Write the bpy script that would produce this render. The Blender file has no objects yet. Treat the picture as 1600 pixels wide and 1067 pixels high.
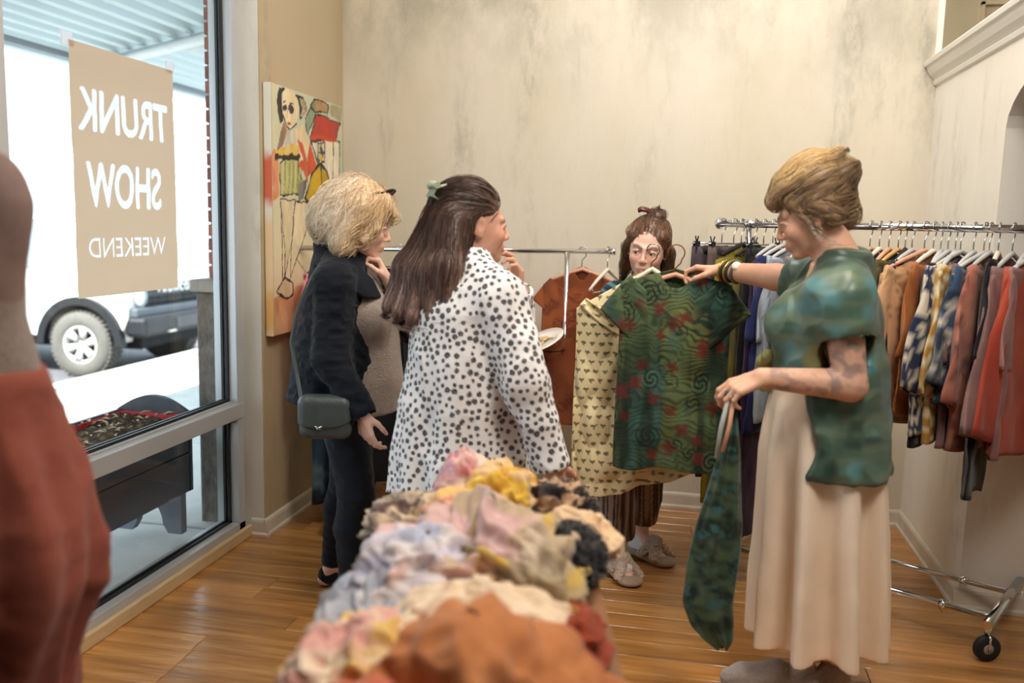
import bpy, bmesh, math, random
import numpy as np
from mathutils import Vector, Matrix, kdtree

random.seed(11)
RNG = np.random.default_rng(11)
scene = bpy.context.scene
COL = scene.collection

# ---------------------------------------------------------------- camera, world, sun, lamps, exposure
CAM_H = 1.48
cam_data = bpy.data.cameras.new('camera')
cam = bpy.data.objects.new('camera', cam_data)
COL.objects.link(cam)
_y, _p, _r = 0.1956, 0.1316, 0.0239
_fw = Vector((-math.sin(_y) * math.cos(_p), math.cos(_y) * math.cos(_p), -math.sin(_p)))
_rt = Vector((math.cos(_y), math.sin(_y), 0))
_up = _rt.cross(_fw)
_r2 = _rt * math.cos(_r) + _up * math.sin(_r)
_u2 = _up * math.cos(_r) - _rt * math.sin(_r)
cam.matrix_world = Matrix(((_r2.x, _u2.x, -_fw.x, 0), (_r2.y, _u2.y, -_fw.y, 0), (_r2.z, _u2.z, -_fw.z, CAM_H), (0, 0, 0, 1)))
cam_data.sensor_width = 36
cam_data.lens = 1376.8 / 1600 * 36
cam_data.clip_start = 0.05
cam_data.dof.use_dof = True
cam_data.dof.focus_distance = 3.45
cam_data.dof.aperture_fstop = 1.5
scene.camera = cam

world = bpy.data.worlds.new('world')
scene.world = world
world.use_nodes = True
wn = world.node_tree.nodes
bg = wn['Background']
bg.inputs['Color'].default_value = (0.78, 0.89, 1.0, 1)
bg.inputs['Strength'].default_value = 4.0

def light(name, kind, loc, energy, color=(1, 1, 1), size=0.5, aim=None, size_y=None):
    d = bpy.data.lights.new(name, kind)
    d.energy = energy
    d.color = color
    if kind == 'AREA':
        d.size = size
        if size_y:
            d.shape = 'RECTANGLE'
            d.size_y = size_y
    elif kind == 'SUN':
        d.angle = size
    else:
        d.shadow_soft_size = size
    o = bpy.data.objects.new(name, d)
    COL.objects.link(o)
    o.location = loc
    if aim is not None:
        o.rotation_euler = (Vector(aim) - Vector(loc)).to_track_quat('-Z', 'Y').to_euler()
    return o

light('sun', 'SUN', (-6, -5, 9), 19.0, (1.0, 0.96, 0.9), 0.009, aim=(-6 + 0.25, -5 + 0.75, 8))
WARM = (1.0, 0.92, 0.83)
light('ceiling_lamp_front', 'AREA', (0.9, 1.1, 3.45), 66, WARM, 0.9, aim=(0.2, 4.0, 1.0))
light('ceiling_lamp_middle', 'AREA', (-0.75, 1.9, 3.45), 26, WARM, 0.8, aim=(-0.9, 4.0, 1.0))
light('ceiling_lamp_back', 'AREA', (0.1, 3.2, 3.5), 38, WARM, 0.8, aim=(0.45, 4.1, 0.6))

scene.view_settings.view_transform = 'Standard'
scene.view_settings.look = 'None'
scene.view_settings.gamma = 1
scene.view_settings.use_curve_mapping = False
scene.view_settings.exposure = 0.0
scene.cycles.use_denoising = True
scene.cycles.max_bounces = 10
scene.cycles.diffuse_bounces = 5
scene.cycles.transparent_max_bounces = 16
scene.cycles.sample_clamp_indirect = 6.0
scene.cycles.caustics_reflective = False
scene.cycles.caustics_refractive = False

# ---------------------------------------------------------------- colours and materials
def lin(c):
    c = np.asarray(c, float) / 255.0
    return np.where(c <= 0.04045, c / 12.92, ((c + 0.055) / 1.055) ** 2.4)

def l4(c):
    a = lin(c)
    return (float(a[0]), float(a[1]), float(a[2]), 1.0)

MATS = {}

def mat(name, rgb=(128, 128, 128), rough=0.6, metal=0.0, spec=0.5, sheen=0.0, noise=None, bump=None, vc=False, coat=0.0, trans=0.0):
    """plain principled material; noise=(scale, amount, stretch) varies the colour, bump=(scale, strength, stretch)"""
    if name in MATS:
        return MATS[name]
    m = bpy.data.materials.new(name)
    m.use_nodes = True
    nt = m.node_tree
    b = nt.nodes['Principled BSDF']
    b.inputs['Base Color'].default_value = l4(rgb)
    b.inputs['Roughness'].default_value = rough
    b.inputs['Metallic'].default_value = metal
    b.inputs['Specular IOR Level'].default_value = spec
    b.inputs['Sheen Weight'].default_value = sheen
    b.inputs['Coat Weight'].default_value = coat
    src = None
    if vc:
        a = nt.nodes.new('ShaderNodeVertexColor')
        a.layer_name = 'Col'
        src = a.outputs['Color']
        nt.links.new(src, b.inputs['Base Color'])
    tc = None
    def coords(st):
        nonlocal tc
        if tc is None:
            tc = nt.nodes.new('ShaderNodeTexCoord')
        mp = nt.nodes.new('ShaderNodeMapping')
        mp.inputs['Scale'].default_value = st
        nt.links.new(tc.outputs['Object'], mp.inputs['Vector'])
        return mp.outputs['Vector']
    if noise:
        sc_, am, st = noise
        n = nt.nodes.new('ShaderNodeTexNoise')
        n.inputs['Scale'].default_value = sc_
        n.inputs['Detail'].default_value = 5
        nt.links.new(coords(st), n.inputs['Vector'])
        r = nt.nodes.new('ShaderNodeMapRange')
        r.inputs['From Min'].default_value = 0.3
        r.inputs['From Max'].default_value = 0.7
        r.inputs['To Min'].default_value = 1 - am
        r.inputs['To Max'].default_value = 1 + am
        nt.links.new(n.outputs['Fac'], r.inputs['Value'])
        mx = nt.nodes.new('ShaderNodeVectorMath')
        mx.operation = 'SCALE'
        if src is None:
            mx.inputs[0].default_value = l4(rgb)[:3]
        else:
            nt.links.new(src, mx.inputs[0])
        nt.links.new(r.outputs['Result'], mx.inputs['Scale'])
        nt.links.new(mx.outputs['Vector'], b.inputs['Base Color'])
    if bump:
        sc_, am, st = bump
        n = nt.nodes.new('ShaderNodeTexNoise')
        n.inputs['Scale'].default_value = sc_
        n.inputs['Detail'].default_value = 3
        nt.links.new(coords(st), n.inputs['Vector'])
        bp = nt.nodes.new('ShaderNodeBump')
        bp.inputs['Strength'].default_value = am
        bp.inputs['Distance'].default_value = 0.01
        nt.links.new(n.outputs['Fac'], bp.inputs['Height'])
        nt.links.new(bp.outputs['Normal'], b.inputs['Normal'])
    MATS[name] = m
    return m

# ---------------------------------------------------------------- object helpers
def tag(o, label=None, cat=None, group=None, kind=None):
    if label: o['label'] = label
    if cat: o['category'] = cat
    if group: o['group'] = group
    if kind: o['kind'] = kind
    return o

def thing(name, label, cat, loc=(0, 0, 0), rz=0.0, group=None):
    o = bpy.data.objects.new(name, None)
    o.empty_display_size = 0.05
    COL.objects.link(o)
    o.location = loc
    o.rotation_euler = (0, 0, rz)
    return tag(o, label, cat, group)

def link(name, me, m=None, parent=None, kind=None, label=None):
    o = bpy.data.objects.new(name, me)
    COL.objects.link(o)
    if m is not None:
        me.materials.append(m)
    if parent is not None:
        o.parent = parent
    if kind: o['kind'] = kind
    if label: o['label'] = label
    return o

def dup(root, loc=None, rz=None, label=None):
    """copy of a thing with copies of its parts and sub-parts (mesh data shared)"""
    r = root.copy()
    COL.objects.link(r)
    if loc is not None: r.location = loc
    if rz is not None: r.rotation_euler = (0, 0, rz)
    if label: r['label'] = label
    for ch in list(root.children):
        c = ch.copy(); COL.objects.link(c); c.parent = r
        for g in list(ch.children):
            d = g.copy(); COL.objects.link(d); d.parent = c
    return r

def fast_mesh(name, V, F, colors=None, smooth=True):
    V = np.asarray(V, np.float32); F = np.asarray(F, np.int32)
    me = bpy.data.meshes.new(name)
    me.vertices.add(len(V))
    me.vertices.foreach_set('co', V.ravel())
    k = F.shape[1]
    me.loops.add(F.size)
    me.loops.foreach_set('vertex_index', F.ravel())
    me.polygons.add(len(F))
    me.polygons.foreach_set('loop_start', np.arange(0, F.size, k, dtype=np.int32))
    if smooth:
        me.polygons.foreach_set('use_smooth', np.ones(len(F), bool))
    me.update(calc_edges=True)
    if colors is not None:
        c = np.ones((len(V), 4), np.float32)
        c[:, :3] = colors
        me.color_attributes.new('Col', 'FLOAT_COLOR', 'POINT').data.foreach_set('color', c.ravel())
    me.validate()
    return me

class MB:
    """collects boxes, tubes, prisms and lathes into one mesh"""
    def __init__(s):
        s.v = []; s.f = []; s.sm = []
    def add(s, vs, fs, smooth=False):
        o = len(s.v)
        s.v += [tuple(map(float, p)) for p in vs]
        s.f += [tuple(i + o for i in f) for f in fs]
        s.sm += [smooth] * len(fs)
        return s
    def box(s, lo, hi, rot=0.0, piv=None, bev=0.0):
        (x0, y0, z0), (x1, y1, z1) = lo, hi
        if bev > 0:
            b = min(bev, (x1 - x0) * .45, (y1 - y0) * .45, (z1 - z0) * .45)
            bm = bmesh.new()
            bmesh.ops.create_cube(bm, size=1)
            for v in bm.verts:
                v.co = Vector((x0 + (v.co.x + .5) * (x1 - x0), y0 + (v.co.y + .5) * (y1 - y0), z0 + (v.co.z + .5) * (z1 - z0)))
            bmesh.ops.bevel(bm, geom=list(bm.edges), offset=b, segments=2, affect='EDGES', profile=0.5)
            bm.verts.index_update()
            vs = [v.co.copy() for v in bm.verts]
            fs = [[v.index for v in f.verts] for f in bm.faces]
            bm.free()
        else:
            vs = [Vector(p) for p in ((x0, y0, z0), (x1, y0, z0), (x1, y1, z0), (x0, y1, z0), (x0, y0, z1), (x1, y0, z1), (x1, y1, z1), (x0, y1, z1))]
            fs = [(3, 2, 1, 0), (4, 5, 6, 7), (0, 1, 5, 4), (1, 2, 6, 5), (2, 3, 7, 6), (3, 0, 4, 7)]
        if rot:
            c = Vector(piv) if piv else Vector(((x0 + x1) / 2, (y0 + y1) / 2, 0))
            M = Matrix.Rotation(rot, 3, 'Z')
            vs = [M @ (v - c) + c for v in vs]
        return s.add(vs, fs)
    def tube(s, pts, r, seg=10, caps=True, closed=False):
        P = [Vector(p) for p in pts]
        n = len(P)
        R = list(r) if hasattr(r, '__len__') else [r] * n
        vs = []; fs = []
        prev = None
        for i in range(n):
            if closed:
                t = P[(i + 1) % n] - P[i - 1]
            else:
                t = P[min(i + 1, n - 1)] - P[max(i - 1, 0)]
            t.normalize()
            if prev is None:
                a = Vector((0, 0, 1)) if abs(t.z) < .9 else Vector((1, 0, 0))
                u = t.cross(a).normalized()
            else:
                u = (prev - t * prev.dot(t)).normalized()
            prev = u
            w = t.cross(u)
            for k in range(seg):
                an = 2 * math.pi * k / seg
                vs.append(P[i] + (u * math.cos(an) + w * math.sin(an)) * R[i])
        m = n if closed else n - 1
        for i in range(m):
            for k in range(seg):
                a = i * seg + k; b = i * seg + (k + 1) % seg
                j = ((i + 1) % n) * seg
                fs.append((a, b, j + (k + 1) % seg, j + k))
        s.add(vs, fs, True)
        if caps and not closed:
            o = len(s.v) - len(vs)
            s.f.append(tuple(o + k for k in reversed(range(seg)))); s.sm.append(False)
            s.f.append(tuple(o + (n - 1) * seg + k for k in range(seg))); s.sm.append(False)
        return s
    def prism(s, poly, axis, a, b):
        """polygon in the two other axes extruded from a to b along axis"""
        n = len(poly)
        def put(p, t):
            q = [p[0], p[1]]; q.insert(axis, t); return q
        vs = [put(p, a) for p in poly] + [put(p, b) for p in poly]
        fs = [tuple(range(n))[::-1], tuple(range(n, 2 * n))]
        fs += [(i, (i + 1) % n, n + (i + 1) % n, n + i) for i in range(n)]
        return s.add(vs, fs)
    def lathe(s, prof, c=(0, 0, 0), axis='Z', seg=32):
        vs = []; fs = []
        n = len(prof)
        for k in range(seg):
            a = 2 * math.pi * k / seg
            for (r, h) in prof:
                p = (r * math.cos(a), r * math.sin(a), h)
                if axis == 'X': p = (h, p[0], p[1])
                if axis == 'Y': p = (p[0], h, p[1])
                vs.append((p[0] + c[0], p[1] + c[1], p[2] + c[2]))
        for k in range(seg):
            for i in range(n - 1):
                a = k * n + i; b = ((k + 1) % seg) * n + i
                fs.append((a, b, b + 1, a + 1))
        return s.add(vs, fs, True)
    def mesh(s, name):
        me = bpy.data.meshes.new(name)
        me.from_pydata(s.v, [], s.f)
        me.polygons.foreach_set('use_smooth', s.sm)
        bm = bmesh.new(); bm.from_mesh(me)
        bmesh.ops.recalc_face_normals(bm, faces=bm.faces)
        bm.to_mesh(me); bm.free()
        me.update()
        return me
    def build(s, name, m=None, parent=None, kind=None, label=None):
        return link(name, s.mesh(name), m, parent, kind, label)

def struct(name, mb, m, label=None, parent=None):
    o = mb.build(name, m, parent)
    if parent is None:
        o['kind'] = 'structure'
        if label: o['label'] = label; o['category'] = name.split('_')[0]
    return o

# ---------------------------------------------------------------- noise
def _hash(ix, iy, iz, seed):
    h = (ix.astype(np.uint32) * np.uint32(374761393) + iy.astype(np.uint32) * np.uint32(668265263) + iz.astype(np.uint32) * np.uint32(2147483647) + np.uint32((seed * 974634777) & 0xffffffff))
    h = (h ^ (h >> np.uint32(13))) * np.uint32(1274126177)
    h = h ^ (h >> np.uint32(16))
    return (h & np.uint32(0xffffff)).astype(np.float64) / float(0xffffff)

def vnoise(P, scale=1.0, seed=0):
    """value noise in [-1, 1] at the points P (N,3)"""
    Q = np.asarray(P, float) * scale + 100.0
    I = np.floor(Q).astype(np.int64)
    f = Q - I
    f = f * f * f * (f * (f * 6 - 15) + 10)
    out = 0
    for dx in (0, 1):
        wx = f[:, 0] if dx else 1 - f[:, 0]
        for dy in (0, 1):
            wy = f[:, 1] if dy else 1 - f[:, 1]
            for dz in (0, 1):
                wz = f[:, 2] if dz else 1 - f[:, 2]
                out = out + wx * wy * wz * _hash(I[:, 0] + dx, I[:, 1] + dy, I[:, 2] + dz, seed)
    return out * 2 - 1

def fbm(P, scale=1.0, seed=0, octv=3):
    a = 1.0; t = 0; n = 0
    for i in range(octv):
        t = t + a * vnoise(P, scale * 2 ** i, seed + i * 17); n += a; a *= .5
    return t / n

def mixc(a, b, t):
    t = np.clip(t, 0, 1)[:, None]
    return a * (1 - t) + b * t

def sstep(a, b, x):
    t = np.clip((x - a) / (b - a), 0, 1)
    return t * t * (3 - 2 * t)

# ---------------------------------------------------------------- signed distance bodies -> surface nets
def axis(lo, hi, coarse, fines=()):
    pts = [lo]
    while pts[-1] < hi:
        x = pts[-1]; st = coarse
        for a, b, f in fines:
            if a - coarse <= x <= b: st = min(st, f)
        pts.append(x + st)
    return np.array(pts)

class SDF:
    def __init__(s, xs, ys, zs):
        s.ax = (np.asarray(xs), np.asarray(ys), np.asarray(zs))
        s.D = np.full((len(xs), len(ys), len(zs)), .3, np.float32)
    def _reg(s, lo, hi):
        sl = []
        for a in range(3):
            i = max(0, int(np.searchsorted(s.ax[a], lo[a])) - 1)
            j = min(len(s.ax[a]), int(np.searchsorted(s.ax[a], hi[a])) + 1)
            if j - i < 2: return None
            sl.append(slice(i, j))
        return tuple(sl)
    def op(s, fn, lo, hi, k, mode):
        pad = k + .018
        sl = s._reg([l - pad for l in lo], [h + pad for h in hi])
        if sl is None: return s
        X = s.ax[0][sl[0]][:, None, None]; Y = s.ax[1][sl[1]][None, :, None]; Z = s.ax[2][sl[2]][None, None, :]
        d = fn(X, Y, Z).astype(np.float32)
        a = s.D[sl]
        if mode == 'u':
            h = np.clip(.5 + .5 * (a - d) / k, 0, 1)
            s.D[sl] = a * (1 - h) + d * h - k * h * (1 - h)
        else:
            d = -d
            h = np.clip(.5 + .5 * (d - a) / k, 0, 1)
            s.D[sl] = a * (1 - h) + d * h + k * h * (1 - h)
        return s
    def cap(s, a, b, r0, r1=None, k=.012, sq=None, mode='u'):
        """tapered capsule; sq=(direction, factor) flattens it along a direction"""
        r1 = r0 if r1 is None else r1
        a = np.asarray(a, float); b = np.asarray(b, float)
        rm = max(r0, r1)
        lo = np.minimum(a, b) - rm; hi = np.maximum(a, b) + rm
        if sq is not None:
            n = np.asarray(sq[0], float); n = n / np.linalg.norm(n); f = sq[1]
        def fn(X, Y, Z):
            px, py, pz = X - a[0], Y - a[1], Z - a[2]
            bx = b - a
            if sq is not None:
                t = (px * n[0] + py * n[1] + pz * n[2]) * (f - 1)
                px, py, pz = px + t * n[0], py + t * n[1], pz + t * n[2]
                bx = bx + n * (bx @ n) * (f - 1)
            L = max(bx @ bx, 1e-9)
            t = np.clip((px * bx[0] + py * bx[1] + pz * bx[2]) / L, 0, 1)
            d = np.sqrt((px - t * bx[0]) ** 2 + (py - t * bx[1]) ** 2 + (pz - t * bx[2]) ** 2) - (r0 + (r1 - r0) * t)
            return d / (max(1.0, f) if sq is not None else 1.0)
        return s.op(fn, lo, hi, k, mode)
    def ell(s, c, r, R=None, k=.012, mode='u'):
        c = np.asarray(c, float); r = np.asarray(r, float)
        M = np.eye(3) if R is None else np.asarray(R, float)   # columns are the local axes
        ext = np.sqrt(((M * r[None, :]) ** 2).sum(1))
        def fn(X, Y, Z):
            x, y, z = X - c[0], Y - c[1], Z - c[2]
            q = [x * M[0, i] + y * M[1, i] + z * M[2, i] for i in range(3)]
            k0 = np.sqrt(sum((q[i] / r[i]) ** 2 for i in range(3)))
            k1 = np.sqrt(sum((q[i] / r[i] ** 2) ** 2 for i in range(3))) + 1e-9
            return k0 * (k0 - 1) / k1
        return s.op(fn, c - ext, c + ext, k, mode)
    def box(s, c, h, R=None, rad=.01, k=.006, mode='u'):
        c = np.asarray(c, float); h = np.asarray(h, float)
        M = np.eye(3) if R is None else np.asarray(R, float)
        ext = np.abs(M * h[None, :]).sum(1)
        def fn(X, Y, Z):
            x, y, z = X - c[0], Y - c[1], Z - c[2]
            q = [np.abs(x * M[0, i] + y * M[1, i] + z * M[2, i]) - (h[i] - rad) for i in range(3)]
            o = np.sqrt(sum(np.maximum(v, 0) ** 2 for v in q))
            return o + np.minimum(np.maximum(np.maximum(q[0], q[1]), q[2]), 0) - rad
        return s.op(fn, c - ext, c + ext, k, mode)
    def stack(s, rows, k=.02, mode='u', fold=None, ang=0.0, zcut=True):
        """rows: (z, cx, cy, rx, ry) from low to high; an elliptic tower with rounded interpolation"""
        R = np.array(rows, float)
        lo = [(R[:, 1] - R[:, 3:5].max(1)).min(), (R[:, 2] - R[:, 3:5].max(1)).min(), R[0, 0]]
        hi = [(R[:, 1] + R[:, 3:5].max(1)).max(), (R[:, 2] + R[:, 3:5].max(1)).max(), R[-1, 0]]
        ca, sa = math.cos(ang), math.sin(ang)
        def fn(X, Y, Z):
            z = Z[0, 0]
            zz = np.clip(z, R[0, 0], R[-1, 0])
            g = [np.interp(zz, R[:, 0], R[:, i])[None, None, :] for i in range(1, 5)]
            dx0, dy0 = X - g[0], Y - g[1]
            dx = dx0 * ca + dy0 * sa; dy = -dx0 * sa + dy0 * ca
            rr = 1.0
            if fold is not None:
                rr = 1.0 + fold(np.arctan2(dy, dx), zz[None, None, :])
            q = np.sqrt((dx / g[2]) ** 2 + (dy / g[3]) ** 2) / rr
            d = (q - 1) * np.minimum(g[2], g[3])
            return np.maximum(d, np.maximum(Z - R[-1, 0], R[0, 0] - Z))
        return s.op(fn, lo, hi, k, mode)
    def cut(s, fn, lo, hi, k=.006):
        return s.op(fn, lo, hi, k, 's')
    def mesh(s):
        D = s.D
        # padding so that the surface closes at the border
        D[0] = D[-1] = .3; D[:, 0] = D[:, -1] = .3; D[:, :, 0] = D[:, :, -1] = .3
        S = D < 0
        nx, ny, nz = D.shape
        C = np.zeros((nx - 1, ny - 1, nz - 1), np.uint8)
        for i in (0, 1):
            for j in (0, 1):
                for k in (0, 1):
                    C += S[i:nx - 1 + i, j:ny - 1 + j, k:nz - 1 + k]
        cell = np.argwhere((C > 0) & (C < 8))
        n = len(cell)
        idx = np.full(C.shape, -1, np.int32)
        idx[cell[:, 0], cell[:, 1], cell[:, 2]] = np.arange(n)
        acc = np.zeros((n, 3)); cnt = np.zeros(n)
        for a in range(3):
            o = [x for x in range(3) if x != a]
            for i in (0, 1):
                for j in (0, 1):
                    p0 = cell.copy(); p0[:, o[0]] += i; p0[:, o[1]] += j
                    p1 = p0.copy(); p1[:, a] += 1
                    d0 = D[p0[:, 0], p0[:, 1], p0[:, 2]]; d1 = D[p1[:, 0], p1[:, 1], p1[:, 2]]
                    m = (d0 < 0) != (d1 < 0)
                    t = np.where(m, d0 / np.where(m, d0 - d1, 1), 0)
                    for b in range(3):
                        if b == a:
                            v = s.ax[b][p0[:, b]] * (1 - t) + s.ax[b][p1[:, b]] * t
                        else:
                            v = s.ax[b][p0[:, b]]
                        acc[:, b] += np.where(m, v, 0)
                    cnt += m
        V = acc / np.maximum(cnt, 1)[:, None]
        F = []
        for a in range(3):
            b, c = (a + 1) % 3, (a + 2) % 3
            s0 = [slice(None)] * 3; s1 = [slice(None)] * 3
            s0[a] = slice(0, -1); s1[a] = slice(1, None)
            A = S[tuple(s0)]; B = S[tuple(s1)]
            for flip in (False, True):
                E = np.argwhere((A & ~B) if not flip else (~A & B))
                ok = (E[:, b] > 0) & (E[:, c] > 0) & (E[:, b] < D.shape[b] - 1) & (E[:, c] < D.shape[c] - 1)
                E = E[ok]
                q = []
                for (db, dc) in ((-1, -1), (0, -1), (0, 0), (-1, 0)):
                    e = E.copy(); e[:, b] += db; e[:, c] += dc
                    q.append(idx[e[:, 0], e[:, 1], e[:, 2]])
                q = np.stack(q, 1)
                F.append(q[:, ::-1] if flip else q)
        F = np.concatenate(F)
        F = F[(F >= 0).all(1)]
        return V, F

def vnormals(V, F):
    N = np.zeros_like(V)
    fn = np.cross(V[F[:, 2]] - V[F[:, 0]], V[F[:, 3]] - V[F[:, 1]])
    for i in range(F.shape[1]):
        np.add.at(N, F[:, i], fn)
    return N / (np.linalg.norm(N, axis=1)[:, None] + 1e-12)

def relax(V, F, n=1, w=.5):
    for _ in range(n):
        A = np.zeros_like(V); c = np.zeros(len(V))
        for i in range(4):
            a, b = F[:, i], F[:, (i + 1) % 4]
            np.add.at(A, a, V[b]); np.add.at(c, a, 1)
            np.add.at(A, b, V[a]); np.add.at(c, b, 1)
        V = V * (1 - w) + w * A / np.maximum(c, 1)[:, None]
    return V

def text_mesh(name, cu, m, parent):
    """lettering turned from a text curve into a mesh"""
    t = bpy.data.objects.new('tmp_text', cu); COL.objects.link(t)
    dg = bpy.context.evaluated_depsgraph_get(); dg.update()
    me = bpy.data.meshes.new_from_object(t.evaluated_get(dg))
    bpy.data.objects.remove(t)
    me.materials.clear()
    return link(name, me, m, parent)
# ---------------------------------------------------------------- room shell
XW, XP, XR, YB, YP = -2.03, -1.894, 1.118, 4.657, 3.70
ZC = 3.75

def plaster(name, base, dark, warm, amt=.5, grime=None):
    m = bpy.data.materials.new(name); m.use_nodes = True
    nt = m.node_tree; b = nt.nodes['Principled BSDF']
    b.inputs['Roughness'].default_value = .62
    b.inputs['Specular IOR Level'].default_value = .25
    tc = nt.nodes.new('ShaderNodeTexCoord')
    def ns(scale, st, det=5, rough=.6):
        mp = nt.nodes.new('ShaderNodeMapping'); mp.inputs['Scale'].default_value = st
        nt.links.new(tc.outputs['Object'], mp.inputs['Vector'])
        n = nt.nodes.new('ShaderNodeTexNoise'); n.inputs['Scale'].default_value = scale
        n.inputs['Detail'].default_value = det; n.inputs['Roughness'].default_value = rough
        nt.links.new(mp.outputs['Vector'], n.inputs['Vector'])
        return n.outputs['Fac']
    def ramp(src, a, c):
        r = nt.nodes.new('ShaderNodeMapRange'); r.interpolation_type = 'SMOOTHSTEP'
        r.inputs['From Min'].default_value = a; r.inputs['From Max'].default_value = c
        nt.links.new(src, r.inputs['Value']); return r.outputs['Result']
    def mul(a, c):
        x = nt.nodes.new('ShaderNodeMath'); x.operation = 'MULTIPLY'
        nt.links.new(a, x.inputs[0])
        if isinstance(c, float): x.inputs[1].default_value = c
        else: nt.links.new(c, x.inputs[1])
        return x.outputs[0]
    def mix(f, a, c):
        x = nt.nodes.new('ShaderNodeMix'); x.data_type = 'RGBA'
        nt.links.new(f, x.inputs['Factor'])
        for s, i in ((a, 6), (c, 7)):
            if isinstance(s, tuple): x.inputs[i].default_value = s
            else: nt.links.new(s, x.inputs[i])
        return x.outputs[2]
    c = mix(ramp(ns(1.1, (1, 1, .45)), .35, .68), l4(base), l4(warm))
    streak = mul(ramp(ns(2.3, (1.6, 1.6, .28)), .5, .74), ramp(ns(13, (1.2, 1.2, .5), 6, .75), .38, .64))
    c = mix(mul(streak, amt), c, l4(dark))
    if grime:
        # old water stains that gather near the top of the wall
        sx = nt.nodes.new('ShaderNodeSeparateXYZ'); nt.links.new(tc.outputs['Object'], sx.inputs[0])
        g = mul(ramp(sx.outputs['Z'], grime, grime + .9), ramp(ns(3.4, (1, 1, .6), 5, .65), .36, .66))
        c = mix(mul(g, .6), c, l4(dark))
    fine = ramp(ns(55, (1, 1, .25), 4, .7), .58, .8)
    c = mix(mul(fine, .16), c, l4(dark))
    nt.links.new(c, b.inputs['Base Color'])
    bp = nt.nodes.new('ShaderNodeBump'); bp.inputs['Strength'].default_value = .25; bp.inputs['Distance'].default_value = .006
    nt.links.new(ns(18, (1, 1, .6), 6, .7), bp.inputs['Height'])
    nt.links.new(bp.outputs['Normal'], b.inputs['Normal'])
    return m

M_wall = plaster('aged_plaster', (216, 208, 193), (118, 120, 106), (206, 197, 175), .55, 2.0)
M_wall_left = plaster('tan_plaster', (190, 175, 148), (126, 116, 95), (182, 164, 132), .5)
M_wall_right = plaster('pale_plaster', (238, 237, 230), (160, 162, 154), (232, 226, 214), .55)
M_pier = plaster('grey_plaster', (226, 223, 214), (160, 158, 148), (214, 208, 194), .6)
M_trim = mat('cream_trim_paint', (208, 200, 184), .45, noise=(9, .08, (1, 1, 1)))
M_white = mat('white_trim_paint', (232, 230, 222), .4)
M_alu = mat('pale_aluminium', (196, 200, 204), .38, metal=.35)
M_gasket = mat('black_gasket', (18, 20, 24), .5)
M_chrome = mat('chrome', (226, 228, 232), .12, metal=1.0)

def wall(name, lo, hi, m, label):
    struct(name, MB().box(lo, hi), m, label)

# floor: a dark sub-floor with individual planks on it
struct('floor', MB().box((-2.0, -3, -.12), (4.5, 5.4, -.012)), mat('dark_subfloor', (70, 42, 20), .6), 'golden brown hand scraped plank floor of the shop')
floor = bpy.data.objects['floor']

def plank_mat():
    m = bpy.data.materials.new('hand_scraped_oak'); m.use_nodes = True
    nt = m.node_tree; b = nt.nodes['Principled BSDF']
    oi = nt.nodes.new('ShaderNodeObjectInfo')
    tc = nt.nodes.new('ShaderNodeTexCoord')
    add = nt.nodes.new('ShaderNodeVectorMath'); add.operation = 'ADD'
    mulr = nt.nodes.new('ShaderNodeVectorMath'); mulr.operation = 'SCALE'; mulr.inputs[0].default_value = (37, 11, 5)
    nt.links.new(oi.outputs['Random'], mulr.inputs['Scale'])
    nt.links.new(tc.outputs['Object'], add.inputs[0]); nt.links.new(mulr.outputs['Vector'], add.inputs[1])
    def ns(scale, st, det=5):
        mp = nt.nodes.new('ShaderNodeMapping'); mp.inputs['Scale'].default_value = st
        nt.links.new(add.outputs['Vector'], mp.inputs['Vector'])
        n = nt.nodes.new('ShaderNodeTexNoise'); n.inputs['Scale'].default_value = scale; n.inputs['Detail'].default_value = det
        nt.links.new(mp.outputs['Vector'], n.inputs['Vector']); return n.outputs['Fac']
    cr = nt.nodes.new('ShaderNodeValToRGB')
    e = cr.color_ramp.elements
    e[0].position = .25; e[0].color = l4((150, 102, 54))
    e[1].position = .75; e[1].color = l4((204, 152, 90))
    k = e.new(.5); k.color = l4((180, 126, 68))
    nt.links.new(ns(3.2, (.6, 6, 6), 4), cr.inputs['Fac'])
    tint = nt.nodes.new('ShaderNodeMapRange'); tint.inputs['To Min'].default_value = .8; tint.inputs['To Max'].default_value = 1.18
    nt.links.new(oi.outputs['Random'], tint.inputs['Value'])
    sc_ = nt.nodes.new('ShaderNodeVectorMath'); sc_.operation = 'SCALE'
    nt.links.new(cr.outputs['Color'], sc_.inputs[0]); nt.links.new(tint.outputs['Result'], sc_.inputs['Scale'])
    nt.links.new(sc_.outputs['Vector'], b.inputs['Base Color'])
    b.inputs['Roughness'].default_value = .22
    b.inputs['Coat Weight'].default_value = .25; b.inputs['Coat Roughness'].default_value = .12
    b.inputs['Specular IOR Level'].default_value = .6
    bp = nt.nodes.new('ShaderNodeBump'); bp.inputs['Strength'].default_value = .55; bp.inputs['Distance'].default_value = .012
    nt.links.new(ns(7, (.7, 5.5, 1), 2), bp.inputs['Height'])
    nt.links.new(bp.outputs['Normal'], b.inputs['Normal'])
    return m
M_plank = plank_mat()

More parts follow.
